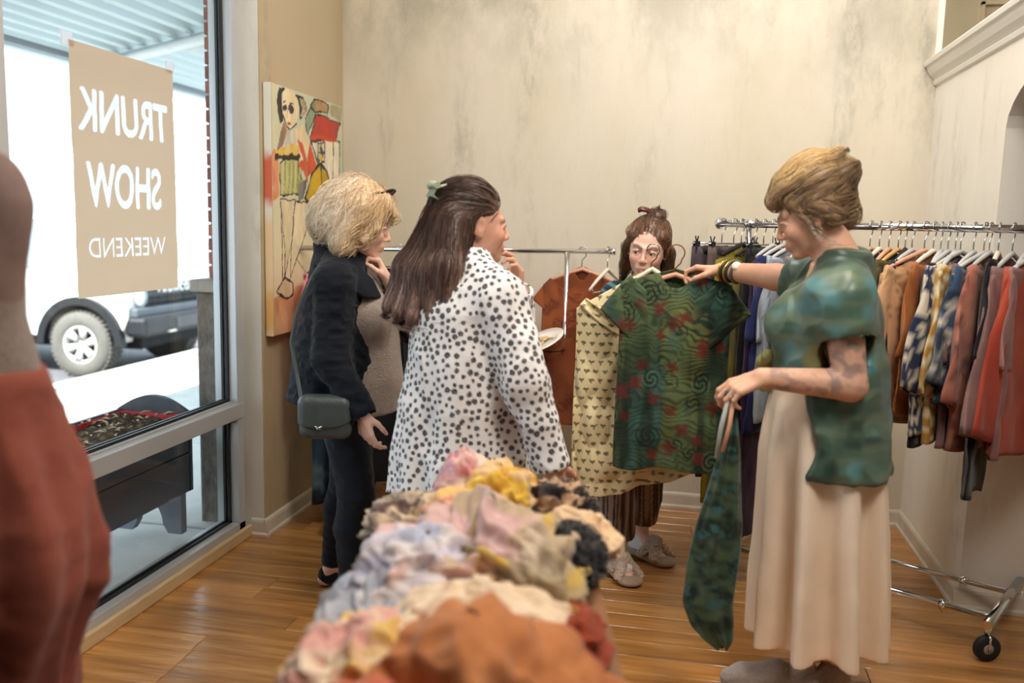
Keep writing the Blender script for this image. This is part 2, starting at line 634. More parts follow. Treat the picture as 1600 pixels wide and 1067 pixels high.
def plank(x0, x1, y0, y1):
    e = .0022; g = .0008
    x0 += g; x1 -= g; y0 += g; y1 -= g
    vs = [(x0, y0, -.012), (x1, y0, -.012), (x1, y1, -.012), (x0, y1, -.012), (x0, y0, -e), (x1, y0, -e), (x1, y1, -e), (x0, y1, -e),
          (x0 + e, y0 + e, 0), (x1 - e, y0 + e, 0), (x1 - e, y1 - e, 0), (x0 + e, y1 - e, 0)]
    fs = [(8, 9, 10, 11)] + [(i, (i + 1) % 4, 4 + (i + 1) % 4, 4 + i) for i in range(4)] + [(4 + i, 4 + (i + 1) % 4, 8 + (i + 1) % 4, 8 + i) for i in range(4)]
    me = bpy.data.meshes.new('plank'); me.from_pydata(vs, [], fs)
    link('plank', me, M_plank, floor)
yy = 1.5
row = 0
while yy < YB - .01:
    y1 = min(yy + .1105, YB)
    x = -1.96 - random.uniform(0, .7)
    while x < 1.75:
        L = random.uniform(.75, 1.25)
        plank(max(x, -1.96), min(x + L, 1.8), yy, y1)
        x += L
    yy += .1105; row += 1

wall('wall_back', (-2.1, YB, 0), (1.128, YB + .16, ZC), M_wall, 'aged beige plaster wall behind the clothes racks')
wall('wall_left', (-2.1, YP, 0), (XP, YB, ZC), M_wall_left, 'tan plaster wall beside the window, holding the tall painting')
struct('trim_1', MB().box((-2.09, YP - .006, .0), (XP - .006, YP - .001, ZC)), M_pier, 'narrow grey plaster pier between window and painting')
wall('wall_left_front', (-2.1, -3, 0), (XW - .02, .92, ZC), M_wall_left, 'tan plaster wall before the shop windows')
wall('wall_header', (-2.1, .92, 2.98), (XW - .02, YP, ZC), M_wall_left, 'tan plaster band above the shop windows')
wall('wall_front', (-2.1, -3.15, 0), (4.6, -3, ZC), M_wall, 'beige plaster wall behind the viewer')
wall('wall_far_right', (4.5, -3, 0), (4.65, 5.4, ZC), M_wall_right, 'pale plaster wall far off past the arch')
wall('wall_back_upper', (1.128, 5.15, 0), (4.5, 5.3, ZC), M_wall_left, 'tan wall set back above the moulded ledge')
wall('ceiling', (-2.25, -3.15, ZC), (4.65, 5.4, ZC + .1), mat('ceiling_paint', (226, 220, 208), .8), 'plain cream ceiling of the shop')

# right wall with an arched opening, topped with a moulded ledge
arc = [(3.61 - 1.0 + 1.0 * math.cos(a), 1.875 + .26 * math.sin(a)) for a in np.linspace(0, math.pi, 20)]
poly = [(YB, 0), (YB, 2.2), (.9, 2.2), (.9, 0), (1.61, 0)] + arc[::-1] + [(3.655, 0)]
struct('wall_right', MB().prism(poly, 0, XR, XR + .42), M_wall_right, 'pale streaked plaster wall with arched opening')
prof = [(XR, 2.185), (XR - .012, 2.19), (XR - .016, 2.205), (XR - .012, 2.212), (XR - .02, 2.222), (XR - .035, 2.236), (XR - .046, 2.256), (XR - .05, 2.27), (XR - .062, 2.275), (XR - .066, 2.292), (XR - .06, 2.3), (XR + .44, 2.3), (XR + .44, 2.185)]
mb = MB()
mb.add([(x, YB - .002, z) for x, z in prof] + [(x, .9, z) for x, z in prof],
       [tuple(range(len(prof))), tuple(range(len(prof), 2 * len(prof)))[::-1]] + [(i, i + len(prof), (i + 1) % len(prof) + len(prof), (i + 1) % len(prof)) for i in range(len(prof))])
struct('trim_2', mb, M_white, 'white crown moulding along the top of right wall')
mb = MB()
for (y0, y1, z0, z1) in ((0, .014, 0, .26), (.206, .22, 0, .26), (0, .22, .246, .26), (0, .22, 0, .014)):
    mb.box((1.42 + y0, 5.12, 2.42 + z0), (1.42 + y1, 5.15, 2.42 + z1))
struct('trim_3', mb, M_wall_left, 'small raised rectangular frame on the set back tan wall')
struct('trim_4', MB().box((1.10, YB - .006, 2.3), (1.128, YB, ZC)), M_wall_right, 'pale corner bead where back wall ends above ledge')

def baseboard(name, a, b, n, m, label, h=.085):
    """profile swept from a to b; n points into the room"""
    a = Vector((*a, 0)); b = Vector((*b, 0)); n = Vector((*n, 0))
    pr = [(0, 0), (.022, 0), (.022, .012), (.015, .022), (.013, h - .016), (.009, h - .006), (.003, h), (0, h)]
    vs = [a + n * p + Vector((0, 0, q)) for p, q in pr] + [b + n * p + Vector((0, 0, q)) for p, q in pr]
    k = len(pr)
    fs = [tuple(range(k)), tuple(range(k, 2 * k))[::-1]] + [(i, i + k, (i + 1) % k + k, (i + 1) % k) for i in range(k)]
    struct(name, MB().add(vs, fs), m, label)
baseboard('baseboard_back', (XP, YB), (XR, YB), (0, -1), M_trim, 'cream baseboard along the back wall')
baseboard('baseboard_left', (XP, YP - .02), (XP, YB), (1, 0), M_trim, 'cream baseboard beneath the tall painting')
baseboard('baseboard_pier', (XW + .07, YP - .006), (XP + .02, YP - .006), (0, -1), M_trim, 'short cream baseboard on the window pier')
baseboard('baseboard_right', (XR, 3.655), (XR, YB), (-1, 0), M_trim, 'cream baseboard along the right wall')
baseboard('baseboard_jamb', (XR - .02, 3.655), (XR + .42, 3.655), (0, -1), M_trim, 'cream baseboard across the arch jamb')

# ---------------------------------------------------------------- shop windows
def glass_mat():
    m = bpy.data.materials.new('window_glass'); m.use_nodes = True
    nt = m.node_tree; nt.nodes.remove(nt.nodes['Principled BSDF'])
    t = nt.nodes.new('ShaderNodeBsdfTransparent'); t.inputs['Color'].default_value = (.95, .975, .97, 1)
    g = nt.nodes.new('ShaderNodeBsdfGlossy'); g.inputs['Roughness'].default_value = .01
    lw = nt.nodes.new('ShaderNodeLayerWeight'); lw.inputs['Blend'].default_value = .5
    pw = nt.nodes.new('ShaderNodeMath'); pw.operation = 'POWER'; pw.inputs[1].default_value = 4.0
    nt.links.new(lw.outputs['Facing'], pw.inputs[0])
    f = nt.nodes.new('ShaderNodeMath'); f.operation = 'MULTIPLY_ADD'; f.inputs[1].default_value = .45; f.inputs[2].default_value = .025
    nt.links.new(pw.outputs[0], f.inputs[0])
    mx = nt.nodes.new('ShaderNodeMixShader')
    nt.links.new(f.outputs[0], mx.inputs[0]); nt.links.new(t.outputs[0], mx.inputs[1]); nt.links.new(g.outputs[0], mx.inputs[2])
    nt.links.new(mx.outputs[0], nt.nodes['Material Output'].inputs['Surface'])
    return m
M_glass = glass_mat()

def window(name, y0, y1, label):
    X0, X1 = XW - .055, XW + .055
    root = thing(name, label, 'window', (0, 0, 0)); root['kind'] = 'structure'
    def part(nm, lo, hi, m=M_alu, b=.003): MB().box(lo, hi, bev=b).build(nm, m, root)
    part('jamb', (X0, y0, .02), (X1, y0 + .05, 2.98)); part('jamb', (X0, y1 - .055, .02), (X1, y1, 2.98))
    part('sill', (X0, y0, .0), (X1, y1, .085)); part('head', (X0, y0, 2.9), (X1, y1, 2.98))
    part('transom', (X0, y0, .575), (X1 + .004, y1, .645))
    part('glass_stop', (X0 + .03, y0, .645), (X1 - .035, y1, .655))
    for za, zb in ((.085, .575), (.655, 2.9)):
        ya, yb = y0 + .05, y1 - .055
        for xx in (XW - .016, XW + .006):
            mb = MB()
            mb.box((xx, ya, za), (xx + .01, ya + .012, zb)).box((xx, yb - .014, za), (xx + .01, yb, zb)).box((xx, ya, za), (xx + .01, yb, za + .012)).box((xx, ya, zb - .012), (xx + .01, yb, zb))
            mb.build('gasket', M_gasket, root)
        MB().box((XW - .005, ya, za), (XW + .005, yb, zb)).build('pane', M_glass, root)
window('window_1', 2.25, 3.66, 'tall aluminium shop window with low transom, looking onto the parking lot')
window('window_2', .93, 2.245, 'aluminium shop window behind the dress form')
struct('trim_5', MB().box((XW + .055, .92, 0), (XW + .078, 3.69, .055), bev=.006), mat('pale_wood_trim', (205, 180, 140), .5, noise=(20, .1, (6, .5, 6))), 'pale wooden strip along the foot of window')

# ---------------------------------------------------------------- outside
M_conc = mat('sidewalk_concrete', (176, 178, 176), .85, noise=(6, .12, (1, 1, 1)), bump=(60, .2, (1, 1, 1)))
sw = bpy.data.objects.new('sidewalk', None); COL.objects.link(sw); sw['kind'] = 'structure'
sw['label'] = 'shaded concrete sidewalk under the awning'; sw['category'] = 'sidewalk'
for i in range(-3, 8):
    for j in range(2):
        x1 = -2.09 - j * 1.62
        MB().box((x1 - 1.61, i * 1.5 + .82 + .006, -.2), (x1, i * 1.5 + 2.32 - .006, -.04 - .003 * ((i + j) % 2)), bev=.008).build('slab', M_conc, sw)
struct('sidewalk_curb', MB().box((-5.52, -6, -.32), (-5.34, 14, -.02), bev=.02), mat('curb_concrete', (205, 203, 196), .8, noise=(8, .1, (1, 1, 1))), 'pale concrete curb edging the sidewalk')
struct('ground_lot', MB().box((-70, -40, -.45), (-5.4, 60, -.3)), mat('parking_asphalt', (96, 97, 101), .9, noise=(3, .15, (1, 1, 1)), bump=(80, .3, (1, 1, 1))), 'sunlit grey parking lot')
mb = MB()
for yv in (7.6, 10.55, 13.5, 4.7):
    mb.box((-11, yv, -.3), (-5.6, yv + .1, -.2965))
struct('ground_lines', mb, mat('parking_paint', (236, 236, 230), .8), 'white painted parking lines')

# awning
aw = thing('awning', 'white corrugated metal awning over the sidewalk', 'awning', (0, 0, 2.75))
M_aw = mat('white_corrugated_metal', (176, 191, 193), .5)
pr = []
x = -4.95; per = .205
while x < -2.26:
    pr += [(x, 0), (x + .07, 0), (x + .095, .055), (x + .18, .055)]
    x += per
vs = []; fs = []
for yv in (-5, 13):
    vs += [(a, yv, b) for a, b in pr]
n = len(pr)
fs = [(i, i + 1, n + i + 1, n + i) for i in range(n - 1)]
mb = MB().add(vs, fs)
o = mb.build('corrugated_roof', M_aw, aw)
md = o.modifiers.new('thick', 'SOLIDIFY'); md.thickness = .012
MB().box((-5.06, -2.9, -.06), (-4.96, 13, .16), bev=.01).build('fascia', M_aw, aw)
MB().box((-2.165, -2.9, -.06), (-2.11, 13, .4)).build('sun_gap_strip', M_aw, aw)  # unseen strip added to stop sun slipping between roof and wall
MB().box((-4.96, -5, -.045), (-4.9, 13, -.005)).build('gutter_lip', mat('grey_metal', (120, 128, 134), .5, metal=.4), aw)
for yv in (2.2, 5.55, 9.2):
    MB().tube([(-4.93, yv + 1.15, -.05), (-2.16, yv - .55, -.05)], .045, 4).build('beam', mat('white_beam_paint', (226, 232, 232), .5), aw)
    MB().tube([(-3.75, yv + .4, -.05), (-2.16, yv + .55, -.05)], .035, 4).build('brace', mat('white_beam_paint'), aw)

# brick pillar on a stone base, next to the window
pl = thing('brick_pillar', 'red brick pillar on a grey stone base outside the window', 'pillar', (-2.245, 4.18, 0))
M_stone = mat('rough_stone', (112, 106, 98), .9, noise=(30, .35, (1, 1, .5)), bump=(45, .7, (1, 1, 1)))
MB().box((-.11, -.27, -.08), (.11, .27, 1.12), bev=.012).build('stone_base', M_stone, pl)
MB().box((-.13, -.3, 1.12), (.13, .3, 1.18), bev=.012).build('stone_cap', mat('pale_stone', (168, 160, 150), .85, noise=(25, .12, (1, 1, 1))), pl)
MB().box((-.06, -.205, 1.18), (.06, .205, 2.6)).build('mortar_core', mat('mortar', (176, 160, 148), .9), pl)
M_brick = [mat('red_brick_%s' % w, c, .85, noise=(30, .15, (1, 1, 1)), bump=(70, .5, (1, 1, 1))) for w, c in (('warm', (158, 88, 72)), ('dull', (140, 78, 66)), ('pale', (172, 104, 84)))]
zz = 1.186; r = 0
while zz < 2.54:
    if r % 2 == 0: cuts = [(-.215, .0), (.01, .215)]
    else: cuts = [(-.215, -.1), (-.09, .1), (.11, .215)]
    for (a, b) in cuts:
        MB().box((-.07, a, zz), (.07, b, zz + .058), bev=.004).build('brick', random.choice(M_brick), pl)
    zz += .068; r += 1

# planter box on the sidewalk
pb = thing('planter_box', 'dark grey wooden planter trough with dry soil outside the window', 'planter', (-2.45, 2.95, -.005))
M_pl = mat('dark_grey_paint', (62, 66, 76), .5, noise=(12, .12, (1, .3, 1)))
M_red = mat('red_liner', (196, 52, 62), .55)
y0, y1 = -.95, .73
for k, z in enumerate((.2, .39)):
    for sx in (.165, -.185):
        MB().box((sx, y0, z), (sx + .022, y1, z + .184), bev=.004).build('side_board', M_pl, pb)
MB().box((-.18, y0, .205), (.18, y1, .225)).build('bottom_board', M_pl, pb)
for ye in (y0 - .02, y1 - .012):
    ap = [(-.185, .2), (.187, .2), (.187, .575)] + [(.187 - .372 * t, .575 + .075 * math.sin(math.pi * t)) for t in np.linspace(.08, .92, 12)] + [(-.185, .575)]
    MB().prism(ap, 1, ye, ye + .03).build('end_board', M_pl, pb)
    lg = [(-.165, 0), (-.165, .22), (.165, .22), (.165, 0), (.095, 0)] + [(.07 * math.cos(a), .03 + .12 * math.sin(a)) for a in np.linspace(0.1, math.pi - .1, 10)] + [(-.095, 0)]
    MB().prism(lg, 1, ye - .045, ye).build('leg', mat('blue_grey_paint', (104, 112, 124), .5), pb)
MB().box((-.163, y1 - .03, .4), (.163, y1 - .014, .568)).build('red_lining', M_red, pb)
MB().box((-.164, y0 + .01, .42), (-.152, y1 - .03, .566)).build('red_lining', M_red, pb)
# soil bed with dead leaves
nx, ny = 18, 90
gx, gy = np.meshgrid(np.linspace(-.16, .16, nx), np.linspace(y0 + .02, y1 - .03, ny), indexing='ij')
P = np.stack([gx.ravel(), gy.ravel(), np.zeros(gx.size)], 1)
P[:, 2] = .548 + .02 * fbm(P, 12, 3) + .018 * vnoise(P, 60, 9)
F = np.array([(i * ny + j, (i + 1) * ny + j, (i + 1) * ny + j + 1, i * ny + j + 1) for i in range(nx - 1) for j in range(ny - 1)])
cc = mixc(lin((58, 44, 34))[None, :], lin((150, 128, 100))[None, :], sstep(.1, .7, vnoise(P, 55, 4)))
o = link('soil', fast_mesh('soil', P, F, cc), mat('soil', vc=True, rough=.95), pb)
mb = MB()
for i in range(170):
    x, y = random.uniform(-.14, .14), random.uniform(y0 + .05, y1 - .06)
    a = random.uniform(0, 6.3); l = random.uniform(.015, .035); z = .562 + random.uniform(0, .02)
    c, s_ = math.cos(a) * l, math.sin(a) * l
    mb.add([(x - c, y - s_, z), (x + s_ * .35, y - c * .35, z + .008), (x + c, y + s_, z + .004), (x - s_ * .35, y + c * .35, z + .012)], [(0, 1, 2, 3)])
mb.build('dead_leaves', mat('dry_leaf', (176, 156, 128), .8), pb, kind='stuff')

# wheel stops
M_ws = mat('wheel_stop_concrete', (176, 172, 162), .9, noise=(14, .12, (1, 1, 1)), bump=(50, .4, (1, 1, 1)))
wpoly = [(-.09, 0), (-.075, .1), (-.04, .13), (.04, .13), (.075, .1), (.09, 0)]
def wheel_stop(y0, y1, label):
    t = tag(MB().prism(wpoly, 1, y0 - (y0 + y1) / 2, y1 - (y0 + y1) / 2).build('wheel_stop', M_ws), label, 'wheel stop', 'concrete wheel stops')
    t.location = (-6.02, (y0 + y1) / 2, -.3)
wheel_stop(8.62, 10.3, 'concrete wheel stop in front of the white off-road car')
wheel_stop(5.4, 7.25, 'concrete wheel stop in front of the blue car')

# ---------------------------------------------------------------- cars
M_tire = mat('sunlit_tire_rubber', (98, 96, 92), .9, noise=(40, .15, (1, 1, 1)))  # black rubber coloured grey to imitate harsh sunlight on the tires
M_rim = mat('silver_wheel', (206, 206, 202), .35, metal=.3)
M_blk = mat('black_plastic', (30, 32, 36), .55)
M_dark = mat('dark_hole', (10, 10, 12), .8)
M_cglass = mat('sky_glare_car_glass', (176, 190, 196), .08, spec=.8)  # pale tone stands in for bright sky reflected in the glass
M_lamp = mat('headlamp_lens', (220, 226, 230), .1, spec=.8)

def car_wheel(root, x, y, r, side):
    w = .26
    t = MB().lathe([(r * .56, -w * .45), (r * .62, -w * .5), (r * .93, -w * .5), (r * .985, -w * .4), (r * .985, w * .4), (r * .93, w * .5), (r * .62, w * .5), (r * .56, w * .45)], (x, y, r), 'Y', 40).build('tire', M_tire, root)
    tb = MB()
    for k in range(44):
        a = 2 * math.pi * k / 44
        for q in (-1, 0, 1):
            aa = a + .05 * q
            c = Vector((x + math.cos(aa) * r * .985, y + q * w * .3, r + math.sin(aa) * r * .985))
            u = Vector((math.cos(aa), 0, math.sin(aa))); v = Vector((-math.sin(aa), 0, math.cos(aa)))
            pts = [c + u * i * .016 + v * j * .016 + Vector((0, m_, 0)) * w * .13 for i in (-1, 1) for j in (-1, 1) for m_ in (-1, 1)]
            tb.add(pts, [(0, 1, 3, 2), (4, 6, 7, 5), (0, 4, 5, 1), (2, 3, 7, 6), (0, 2, 6, 4), (1, 5, 7, 3)])
    tb.build('tread', M_tire, t, kind='stuff')
    rm = MB().lathe([(0, side * w * .38), (r * .14, side * w * .38), (r * .16, side * w * .3), (r * .2, side * w * .28)], (x, y, r), 'Y', 30)
    rm.lathe([(r * .46, side * w * .1), (r * .5, side * w * .44), (r * .57, side * w * .47), (r * .6, side * w * .42), (r * .57, -side * w * .4)], (x, y, r), 'Y', 40)
    for k in range(6):
        a = 2 * math.pi * k / 6 + .3
        for da in (-.13, .13):
            rm.tube([(x + math.cos(a + da * .6) * r * .14, y + side * w * .33, r + math.sin(a + da * .6) * r * .14), (x + math.cos(a + da) * r * .52, y + side * w * .4, r + math.sin(a + da) * r * .52)], r * .075, 6)
    rm.build('rim', M_rim, t)
    MB().lathe([(0, side * w * .05), (r * .5, side * w * .05)], (x, y, r), 'Y', 30).build('brake_disc', M_dark, t)

def car(name, label, loc, paint, badge=None, r=.365):
    root = thing(name, label, 'car', loc)
    W = .86
    def arch(cx, rad, n=14): return [(cx - rad * math.cos(a), r + rad * math.sin(a)) for a in np.linspace(0.05, math.pi - .05, n)]
    side = [(-3.3, .52), (-3.36, .62), (-3.36, 1.14), (-.78, 1.17), (.45, 1.12), (.56, 1.06), (.58, .98), (.56, .66), (.47, .47)]
    low = arch(0, .45)[::-1] + [(-.46, .44), (-2.1, .44)] + arch(-2.58, .45)[::-1]
    mb = MB().prism(side + low, 1, -W, W)
    b = mb.build('body', paint, root)
    bv = b.modifiers.new('bevel', 'BEVEL'); bv.width = .035; bv.segments = 2; bv.limit_method = 'ANGLE'
    cab = [(-.8, 1.15), (-1.12, 1.72), (-1.3, 1.77), (-3.2, 1.77), (-3.34, 1.15)]
    c = MB().prism(cab, 1, -W + .06, W - .06).build('cabin', paint, root)
    bv = c.modifiers.new('bevel', 'BEVEL'); bv.width = .05; bv.segments = 2
    for s in (-1, 1):
        yy_ = s * (W - .056)
        for q in ([(-1.02, 1.2), (-1.22, 1.66), (-1.85, 1.68), (-1.85, 1.2)], [(-1.95, 1.2), (-1.95, 1.68), (-2.6, 1.68), (-2.6, 1.2)], [(-2.7, 1.2), (-2.7, 1.66), (-3.15, 1.64), (-3.2, 1.2)]):
            MB().prism(q, 1, yy_ - .006, yy_ + .006).build('side_window', M_cglass, root)
        mb = MB().box((-1.3, s * W - .1 if s < 0 else W, 1.16), (-1.12, s * W if s < 0 else W + .1, 1.32), bev=.03)
        mb.box((-1.24, s * W - .02, 1.14), (-1.18, s * W + .02, 1.2)).build('mirror', M_blk, root)
        for cx in (0, -2.58):
            fl = [(cx - .53 * math.cos(a), r + .53 * math.sin(a)) for a in np.linspace(0, math.pi, 18)] + [(cx - .44 * math.cos(a), r + .44 * math.sin(a)) for a in np.linspace(math.pi, 0, 18)]
            ya, yb = sorted((s * (W - .02), s * (W + .06)))
            MB().prism(fl, 1, ya, yb).build('fender_flare', M_blk, root)
        MB().box((-2.0, min(s * W, s * (W + .012)), .92), (-1.86, max(s * W, s * (W + .012)), .95), bev=.004).build('door_handle', M_blk, root)
        # headlamp
        hl = MB().lathe([(0, .0), (.085, .0), (.105, .012), (.105, -.03)], (.585, s * .66, .9), 'X', 28).build('headlamp', M_lamp, root)
        MB().lathe([(.098, .016), (.112, .016), (.112, -.03)], (.585, s * .66, .9), 'X', 28).build('lamp_ring', M_rim, hl)
        car_wheel(root, 0, s * (W - .08), r, s)
        car_wheel(root, -2.58, s * (W - .08), r, s)
        MB().tube([(.74, s * .42, .5), (.79, s * .42, .5), (.79, s * .3, .5), (.74, s * .3, .5)], .012, 8).build('tow_hook', M_rim, root)
    wsp = [(-.80, 1.19), (-1.09, 1.70), (-1.08, 1.71), (-.79, 1.2)]
    MB().prism([(x + .012, z + .008) for x, z in wsp], 1, -W + .12, W - .12).build('windshield', M_cglass, root)
    gr = MB().box((.565, -.56, .78), (.592, .56, 1.02), bev=.01).build('grille', M_blk, root)
    sl = MB()
    for k in range(6):
        for z in (.79, .845):
            sl.box((.59, -.5 + k * .17, z), (.597, -.35 + k * .17, z + .042))
    sl.build('grille_slot', M_dark, gr)
    MB().box((.55, -W + .04, .68), (.66, W - .04, .78), bev=.02).build('bumper_top', mat('grey_bumper_cover', (86, 92, 100), .5), root)
    bm_ = MB().box((.5, -W + .02, .46), (.76, W - .02, .69), bev=.05).build('bumper', M_blk, root)
    MB().box((.755, -.24, .52), (.768, .24, .64), bev=.004).build('plate_mount', mat('dark_grey_plastic', (60, 62, 66), .5), bm_)
    MB().box((.3, -.62, .3), (.56, .62, .47), bev=.03).build('skid_plate', M_dark, root)
    MB().box((-3.0, -.62, .3), (.2, .62, .46)).build('underbody', M_dark, root)
    MB().box((-3.4, -.6, 1.3), (-3.36, .6, 1.66)).build('rear_window', M_cglass, root)
    if badge:
        cu = bpy.data.curves.new('badge_text', 'FONT'); cu.body = badge; cu.size = .115; cu.extrude = .006; cu.offset = .004
        cu.align_x = 'CENTER'; cu.space_character = 1.5
        o = text_mesh('badge_lettering', cu, mat('white_badge', (240, 240, 238), .4), gr)
        o.rotation_euler = (math.pi / 2, 0, math.pi / 2); o.location = (.597, -.02, .925)
    return root
car('offroad_car', 'white boxy off-road car with black grille and flares, parked outside', (-6.49, 9.34, -.3), mat('white_car_paint', (232, 233, 230), .25, coat=.6), 'BRONCO')
car('parked_car', 'dark blue car half hidden behind the dress form', (-6.75, 6.15, -.3), mat('blue_car_paint', (44, 62, 96), .25, coat=.6), r=.34)

# paper poster taped inside the window (seen from its back)
def translucent(name, rgb, t=.5):
    m = bpy.data.materials.new(name); m.use_nodes = True
    nt = m.node_tree; b = nt.nodes['Principled BSDF']; b.inputs['Base Color'].default_value = l4(rgb); b.inputs['Roughness'].default_value = .8
    tr = nt.nodes.new('ShaderNodeBsdfTranslucent'); tr.inputs['Color'].default_value = l4(rgb)
    mx = nt.nodes.new('ShaderNodeMixShader'); mx.inputs[0].default_value = t
    nt.links.new(b.outputs[0], mx.inputs[1]); nt.links.new(tr.outputs[0], mx.inputs[2]); nt.links.new(mx.outputs[0], nt.nodes['Material Output'].inputs['Surface'])
    return m
po = thing('window_poster', 'tan paper poster taped to the window, lettered TRUNK SHOW WEEKEND in reverse', 'poster', (XW + .032, 2.9, 1.2))
ny, nz = 237, 337
gy, gz = np.meshgrid(np.linspace(-.3, .29, ny), np.linspace(0, .84, nz), indexing='ij')
P = np.stack([.004 * fbm(np.stack([gy.ravel() * 2, gz.ravel() * 5, gz.ravel() * 0], 1), 2.2, 5), gy.ravel(), gz.ravel()], 1)
F = np.array([(i * nz + j, (i + 1) * nz + j, (i + 1) * nz + j + 1, i * nz + j + 1) for i in range(ny - 1) for j in range(nz - 1)])
inks = np.zeros((ny, nz), bool)
for body, w, zb, h, off, yc in (('TRUNK', .505, .565, .14, 2, -.005), ('SHOW', .42, .31, .153, 2, -.02), ('WEEKEND', .445, .135, .07, 0, -.015)):
    # the printed lettering: the outline of each word marks the white areas of the sheet
    cu = bpy.data.curves.new('lettering', 'FONT'); cu.body = body; cu.size = h / .73; cu.align_x = 'CENTER'
    t = bpy.data.objects.new('tmp_text', cu); COL.objects.link(t)
    dg = bpy.context.evaluated_depsgraph_get(); dg.update()
    me = bpy.data.meshes.new_from_object(t.evaluated_get(dg)); bpy.data.objects.remove(t)
    ink = np.zeros(len(P), bool)
    me.calc_loop_triangles()
    co = np.array([v.co[:2] for v in me.vertices])
    k = w / (co[:, 0].max() - co[:, 0].min())
    co = np.stack([yc - co[:, 0] * k, zb + co[:, 1]], 1)
    for tr in me.loop_triangles:
        A_, B_, C_ = co[list(tr.vertices)]
        m = np.nonzero((P[:, 1] >= min(A_[0], B_[0], C_[0])) & (P[:, 1] <= max(A_[0], B_[0], C_[0])) & (P[:, 2] >= min(A_[1], B_[1], C_[1])) & (P[:, 2] <= max(A_[1], B_[1], C_[1])))[0]
        if len(m) == 0: continue
        q = P[m][:, 1:]
        cr = lambda a, b: (b[0] - a[0]) * (q[:, 1] - a[1]) - (b[1] - a[1]) * (q[:, 0] - a[0])
        d0, d1, d2 = cr(A_, B_), cr(B_, C_), cr(C_, A_)
        ink[m[((d0 >= 0) & (d1 >= 0) & (d2 >= 0)) | ((d0 <= 0) & (d1 <= 0) & (d2 <= 0))]] = True
    bpy.data.meshes.remove(me)
    g = ink.reshape(ny, nz)
    for _ in range(int(off)):          # bolder strokes
        g2 = g.copy(); g2[1:] |= g[:-1]; g2[:-1] |= g[1:]; g2[:, 1:] |= g[:, :-1]; g2[:, :-1] |= g[:, 1:]; g = g2
    inks |= g
ink = inks.ravel()
pc = np.repeat(lin((215, 186, 158))[None, :], len(P), 0)
pc[ink] = lin((255, 254, 255))
M_pap = translucent('printed_paper', (255, 255, 255), .72)
nt = M_pap.node_tree; vcn = nt.nodes.new('ShaderNodeVertexColor'); vcn.layer_name = 'Col'
for nd in nt.nodes:
    if nd.type == 'BSDF_TRANSLUCENT': nt.links.new(vcn.outputs[0], nd.inputs['Color'])
    if nd.type == 'BSDF_PRINCIPLED': nt.links.new(vcn.outputs[0], nd.inputs['Base Color'])
link('paper', fast_mesh('paper', P, F, pc), M_pap, po)
for (y, z) in ((-.3, .84), (.28, .85)):
    MB().box((-.004, y - .03, z - .022), (-.001, y + .025, z + .024)).build('tape', translucent('clear_tape', (240, 244, 248), .7), po)

# ---------------------------------------------------------------- painting on the left wall
NU, NV = 150, 200
U, Vv = np.meshgrid((np.arange(NU) + .5) / NU, (np.arange(NV) + .5) / NV, indexing='ij')
uu, vvv = U.ravel(), Vv.ravel()
PP = np.stack([uu * .82, vvv * 1.13, uu * 0], 1)
wob = np.stack([fbm(PP, 9, 21), fbm(PP, 9, 22)], 1) * .012
pu, pv = uu + wob[:, 0], vvv + wob[:, 1]
img = mixc(lin((216, 208, 176))[None, :], lin((196, 204, 178))[None, :], sstep(-.4, .5, fbm(PP, 3, 1)))
img = mixc(img, lin((232, 214, 178))[None, :] + 0 * img, sstep(.55, .2, vvv + .15 * fbm(PP, 4, 2)))
def inside(poly):
    r = np.zeros(len(pu), bool); n = len(poly)
    for i in range(n):
        x0, y0 = poly[i]; x1, y1 = poly[i - 1]
        if y0 == y1: continue
        c = ((y0 > pv) != (y1 > pv)) & (pu < (x1 - x0) * (pv - y0) / (y1 - y0) + x0)
        r ^= c
    return r
def edge(poly, w, closed=True):
    d = np.full(len(pu), 9.)
    n = len(poly)
    for i in range(n if closed else n - 1):
        a = np.array(poly[i]) * [.82, 1.13]; b = np.array(poly[(i + 1) % n]) * [.82, 1.13]
        L = max(((b - a) ** 2).sum(), 1e-9)
        px_, py_ = pu * .82, pv * 1.13
        t = np.clip(((px_ - a[0]) * (b[0] - a[0]) + (py_ - a[1]) * (b[1] - a[1])) / L, 0, 1)
        d = np.minimum(d, np.hypot(px_ - a[0] - t * (b[0] - a[0]), py_ - a[1] - t * (b[1] - a[1])))
    return d < w * (1 + .6 * vnoise(PP, 25, 8))
def fill(poly, c, c2=None, var=.16, line=0, lc=(40, 34, 32)):
    global img
    m = inside(poly)
    base = np.repeat(lin(c)[None, :], len(pu), 0)
    if c2 is not None: base = mixc(base, lin(c2)[None, :] + 0 * base, sstep(-.35, .4, fbm(PP * [1, .4, 1], 14, 31)))
    base = base * (1 + var * fbm(PP * [1, .5, 1], 30, 12))[:, None]
    img[m] = base[m]
    if line: img[edge(poly, line)] = lin(lc)
def stroke(pts, w, c=(40, 34, 32)):
    img[edge(pts, w, False)] = lin(c)
fill([(0, 0), (.45, 0), (.43, .2), (0, .153)], (226, 178, 138), (214, 150, 110))
fill([(0, .733), (.038, .743), (.083, .708), (.078, .561), (0, .537)], (206, 92, 58), (222, 150, 104))
fill([(.446, .821), (.587, .937), (.507, .953), (.429, .894)], (128, 148, 116), (150, 168, 140), line=.004)
fill([(.507, .959), (.559, .993), (.776, .985), (.754, .94), (.577, .937)], (176, 140, 94), (120, 128, 96), line=.004)
fill([(.8, .95), (.97, .93), (1, 1), (.8, 1)], (190, 196, 170), (168, 160, 128))
fill([(.505, .813), (.952, .838), (.94, .621), (.838, .617), (.707, .712), (.604, .73)], (236, 226, 200), (214, 208, 180), line=.004)
